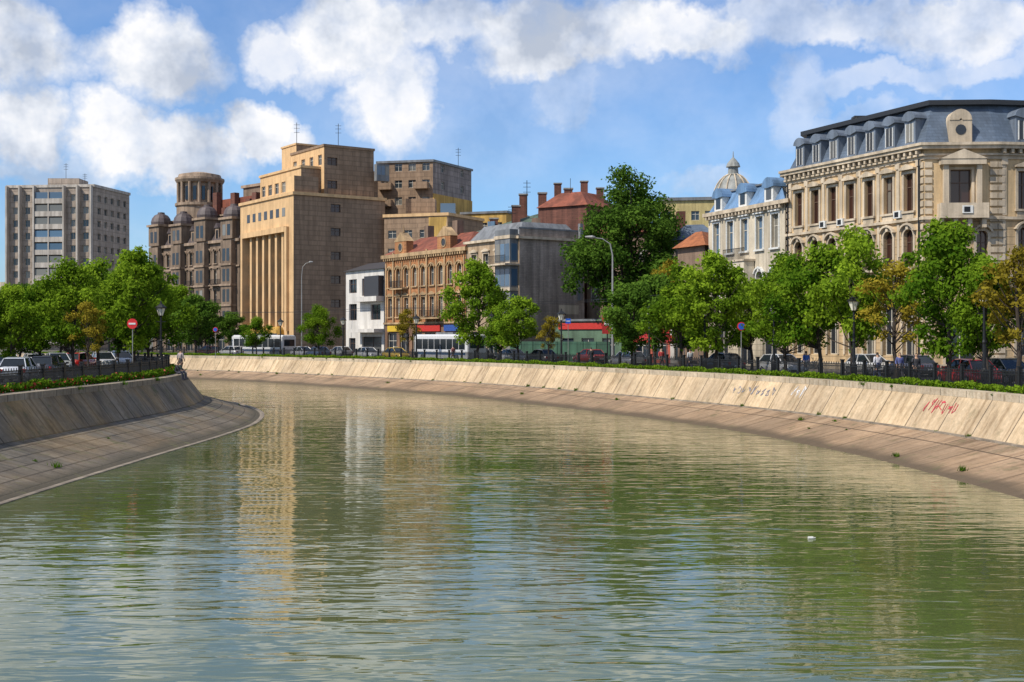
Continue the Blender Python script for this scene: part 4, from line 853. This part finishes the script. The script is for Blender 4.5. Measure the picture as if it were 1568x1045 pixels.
# ---------------------------------------------------------------- people
SK=simple('skin',(.45,.27,.18),.6); HR=simple('dark_hair',(.02,.015,.012),.7); SHO=simple('shoes',(.03,.025,.02),.6)
def person(x,y,z,h,shirt,pants,pose='walk'):
    if pose=='sit':
        J=dict(pel=(0,0,.12),ch=(.08,0,.48),nk=(.14,0,.66),hd=(.18,0,.78),ht=(.2,0,.9),lk=(.42,.12,.15),la=(.5,.13,-.28),lt=(.66,.13,-.32),rk=(.42,-.12,.15),ra=(.46,-.13,-.3),rt=(.62,-.13,-.34),ls=(.1,.19,.58),le=(.22,.25,.36),lw=(.42,.16,.28),lh=(.5,.14,.26),rs=(.1,-.19,.58),re=(.22,-.25,.36),rw=(.42,-.16,.28),rh=(.5,-.14,.26))
    else:
        J=dict(pel=(0,0,.92),ch=(.01,0,1.25),nk=(.01,0,1.46),hd=(.03,0,1.57),ht=(.03,0,1.68),lk=(.16,.1,.5),la=(.2,.1,.09),lt=(.36,.1,.03),rk=(.02,-.1,.5),ra=(-.22,-.1,.12),rt=(-.08,-.1,.03),ls=(0,.19,1.4),le=(-.07,.25,1.13),lw=(.02,.26,.88),lh=(.05,.25,.78),rs=(0,-.19,1.4),re=(.03,-.25,1.13),rw=(.14,-.25,.9),rh=(.18,-.24,.81))
    rad=dict(pel=(.15,.13),ch=(.16,.12),nk=(.065,.06),hd=(.1,.09),ht=(.07,.065),lk=(.07,.07),la=(.045,.045),lt=(.035,.035),rk=(.07,.07),ra=(.045,.045),rt=(.035,.035),ls=(.065,.065),le=(.048,.048),lw=(.033,.033),lh=(.035,.02),rs=(.065,.065),re=(.048,.048),rw=(.033,.033),rh=(.035,.02))
    names=list(J); E=[('pel','ch'),('ch','nk'),('nk','hd'),('hd','ht'),('pel','lk'),('lk','la'),('la','lt'),('pel','rk'),('rk','ra'),('ra','rt'),('ch','ls'),('ls','le'),('le','lw'),('lw','lh'),('ch','rs'),('rs','re'),('re','rw'),('rw','rh')]
    me=bpy.data.meshes.new('t'); me.from_pydata([J[n] for n in names],[(names.index(a),names.index(c)) for a,c in E],[])
    ob=bpy.data.objects.new('t',me); COL.objects.link(ob); md=ob.modifiers.new('s','SKIN'); ob.modifiers.new('u','SUBSURF').levels=1
    for i,n in enumerate(names): sv=me.skin_vertices[0].data[i]; sv.radius=rad[n]; sv.use_root=(n=='pel')
    dg=bpy.context.evaluated_depsgraph_get(); nm=bpy.data.meshes.new_from_object(ob.evaluated_get(dg)); bpy.data.objects.remove(ob)
    nm.name='person'; nm.materials.clear()
    for m_ in(SK,simple('cloth_%.2f%.2f%.2f'%shirt,shirt,.8),simple('cloth_%.2f%.2f%.2f'%pants,pants,.8),HR,SHO): nm.materials.append(m_)
    jv={n:Vector(J[n]) for n in names}
    for p in nm.polygons:
        c=p.center; k=min(names,key=lambda n:(jv[n]-c).length)
        if k in('hd','ht','nk'): 
            mi=0
            if k=='ht' or (k=='hd' and c.x<jv['hd'].x-.02): mi=3
        elif k in('lh','rh','lw','rw'): mi=0
        elif k in('lt','rt'): mi=4
        elif k in('lk','la','rk','ra','pel'): mi=2
        else: mi=1
        p.material_index=mi; p.use_smooth=True
    o=bpy.data.objects.new('person',nm); o.location=(x,y,z); o.rotation_euler=(0,0,h); COL.objects.link(o)
for c,px,off,sh,pa,po,fl in[(R,1354,2.3,(.6,.6,.65),(.05,.07,.15),'walk',0),(R,1412,2.2,(.04,.04,.05),(.03,.03,.04),'walk',3.14),(R,1382,2.8,(.1,.12,.3),(.1,.1,.12),'walk',3.14),(R,1240,2.4,(.05,.15,.5),(.4,.4,.4),'walk',0),(R,1060,2.4,(.5,.5,.5),(.05,.05,.1),'walk',0),(R,1012,2.8,(.45,.05,.05),(.05,.05,.05),'walk',3.14),(R,900,2.4,(.05,.05,.05),(.1,.1,.2),'walk',0),(R,690,2.4,(.3,.1,.1),(.05,.05,.05),'walk',0)]:
    p,t,s=c.bearing(px,off); person(p.x,p.y,PAV,math.atan2(t.y,t.x)+fl,sh,pa,po)
for sd,sh in((141.5,(.03,.03,.035)),(143,(.03,.05,.04))):
    p,t,n=Lc.at(sd,.1); person(p.x,p.y,ST+.18,math.atan2(-n.y,-n.x),sh,(.05,.05,.07),'sit')
p,t,n=Lc.at(145,.15); person(p.x,p.y,ST+.17,math.atan2(-n.y,-n.x)+.8,(.35,.3,.3),(.06,.05,.05),'walk')
# ---------------------------------------------------------------- world
sd=Vector((-.57,-.38,.74)).normalized(); el=math.asin(sd.z); az=math.atan2(sd.x,sd.y)
w=bpy.data.worlds.new('World'); scene.world=w; w.use_nodes=True; N=w.node_tree.nodes; L=w.node_tree.links; bg=N['Background']
sky=N.new('ShaderNodeTexSky'); sky.sky_type='NISHITA'; sky.sun_disc=False; sky.sun_elevation=el; sky.sun_rotation=az%(2*math.pi); sky.air_density=1.0; sky.dust_density=.4; sky.ozone_density=2.0
d=N.new('ShaderNodeTexCoord').outputs['Generated']
def vm(op,a,b=None,s=None):
    n=N.new('ShaderNodeVectorMath'); n.operation=op
    for i,v in enumerate((a,b)):
        if v is None: continue
        if isinstance(v,tuple): n.inputs[i].default_value=v
        else: L.new(v,n.inputs[i])
    if s is not None: n.inputs['Scale'].default_value=s
    return n.outputs['Value'] if op=='LENGTH' else n.outputs[0]
n1=noise(N,L,d,15,5,.62)
dw=vm('ADD',d,vm('SCALE',vm('SUBTRACT',n1.outputs['Color'],(.5,.5,.5)),s=.085))
acc=None
for (px,y,rx,ry,st) in[(20,70,90,60,1),(35,195,60,55,1),(245,85,80,60,1),(175,190,60,50,1),(255,230,110,45,1),(392,200,50,38,1),(425,75,50,40,.75),(545,60,95,72,1),(605,160,60,75,.9),(690,40,105,42,.8),(850,50,125,55,.95),(870,140,55,45,.4),(1010,40,145,42,.9),(1175,22,140,30,.65),(1340,20,130,30,.65),(1500,30,120,45,.8),(1360,115,120,24,.45),(1215,150,40,65,.4),(1300,185,80,20,.35),(1090,278,60,22,.45),(90,265,110,26,.6),(440,218,45,26,.8),(1530,90,80,26,.55)]:
    c=Vector(((px-784)/F,1,(HOR-y)/F)); l=c.length; c/=l
    v=vm('MULTIPLY',vm('SUBTRACT',dw,tuple(c)),(F*l/rx*.8,2.0,F*l/ry*.8)); ln=vm('LENGTH',v)
    mr=N.new('ShaderNodeMapRange'); L.new(ln,mr.inputs[0]); mr.inputs[1].default_value=.65; mr.inputs[2].default_value=1.15; mr.inputs[3].default_value=st; mr.inputs[4].default_value=0
    acc=mr.outputs[0] if acc is None else mathn(N,L,'MAXIMUM',acc,mr.outputs[0])
sx=N.new('ShaderNodeSeparateXYZ'); L.new(d,sx.inputs[0])
gen=noise(N,L,mapping(N,L,d,(1,1,1.8)),3.6,6,.58,.3)
g=N.new('ShaderNodeMapRange'); L.new(gen.outputs[0],g.inputs[0]); g.inputs[1].default_value=.46; g.inputs[2].default_value=.58
hi=N.new('ShaderNodeMapRange'); L.new(sx.outputs[2],hi.inputs[0]); hi.inputs[1].default_value=.26; hi.inputs[2].default_value=.36
bk=N.new('ShaderNodeMapRange'); L.new(sx.outputs[1],bk.inputs[0]); bk.inputs[1].default_value=.85; bk.inputs[2].default_value=.6
acc=mathn(N,L,'MAXIMUM',acc,mathn(N,L,'MULTIPLY',g.outputs[0],mathn(N,L,'MAXIMUM',hi.outputs[0],bk.outputs[0])))
fb=noise(N,L,d,24,4,.62); acc=mathn(N,L,'MULTIPLY',acc,mathn(N,L,'ADD',.5,fb.outputs[0]),clamp=True)
ws=N.new('ShaderNodeMapRange'); L.new(gen.outputs[0],ws.inputs[0]); ws.inputs[1].default_value=.4; ws.inputs[2].default_value=.7; ws.inputs[3].default_value=.03; ws.inputs[4].default_value=.3
acc=mathn(N,L,'MAXIMUM',acc,ws.outputs[0])
sh=noise(N,L,vm('ADD',d,(0,0,.015)),12,5,.6); cc=ramp(N,L,sh.outputs[0],[(.38,(.5,.56,.66)),(.5,(.8,.84,.9)),(.58,(1,1,1))])
cl=mixc(N,L,1,cc,(10,10,10.2,1),'MULTIPLY')
skc=mixc(N,L,1,sky.outputs[0],(.78,1.1,1.5,1),'MULTIPLY')
L.new(mixc(N,L,acc,skc,cl),bg.inputs[0]); bg.inputs[1].default_value=.1
w.cycles.sampling_method='MANUAL'; w.cycles.sample_map_resolution=512
sun=bpy.data.lights.new('sun','SUN'); sun.energy=5.0; sun.angle=math.radians(.5); sun.color=(1,.92,.8)
so=bpy.data.objects.new('sun',sun); so.rotation_euler=sd.to_track_quat('Z','Y').to_euler(); so.location=(-50,-30,80); COL.objects.link(so)
cam=bpy.data.cameras.new('camera'); cam.sensor_width=36; cam.lens=F/1568*36; cam.shift_y=-4.5/1568; cam.clip_end=8000; cam.clip_start=.1
co=bpy.data.objects.new('camera',cam); co.location=(0,0,EYE); co.rotation_euler=(math.pi/2,0,0); COL.objects.link(co); scene.camera=co
scene.view_settings.view_transform='Standard'; scene.view_settings.look='None'; scene.view_settings.exposure=0
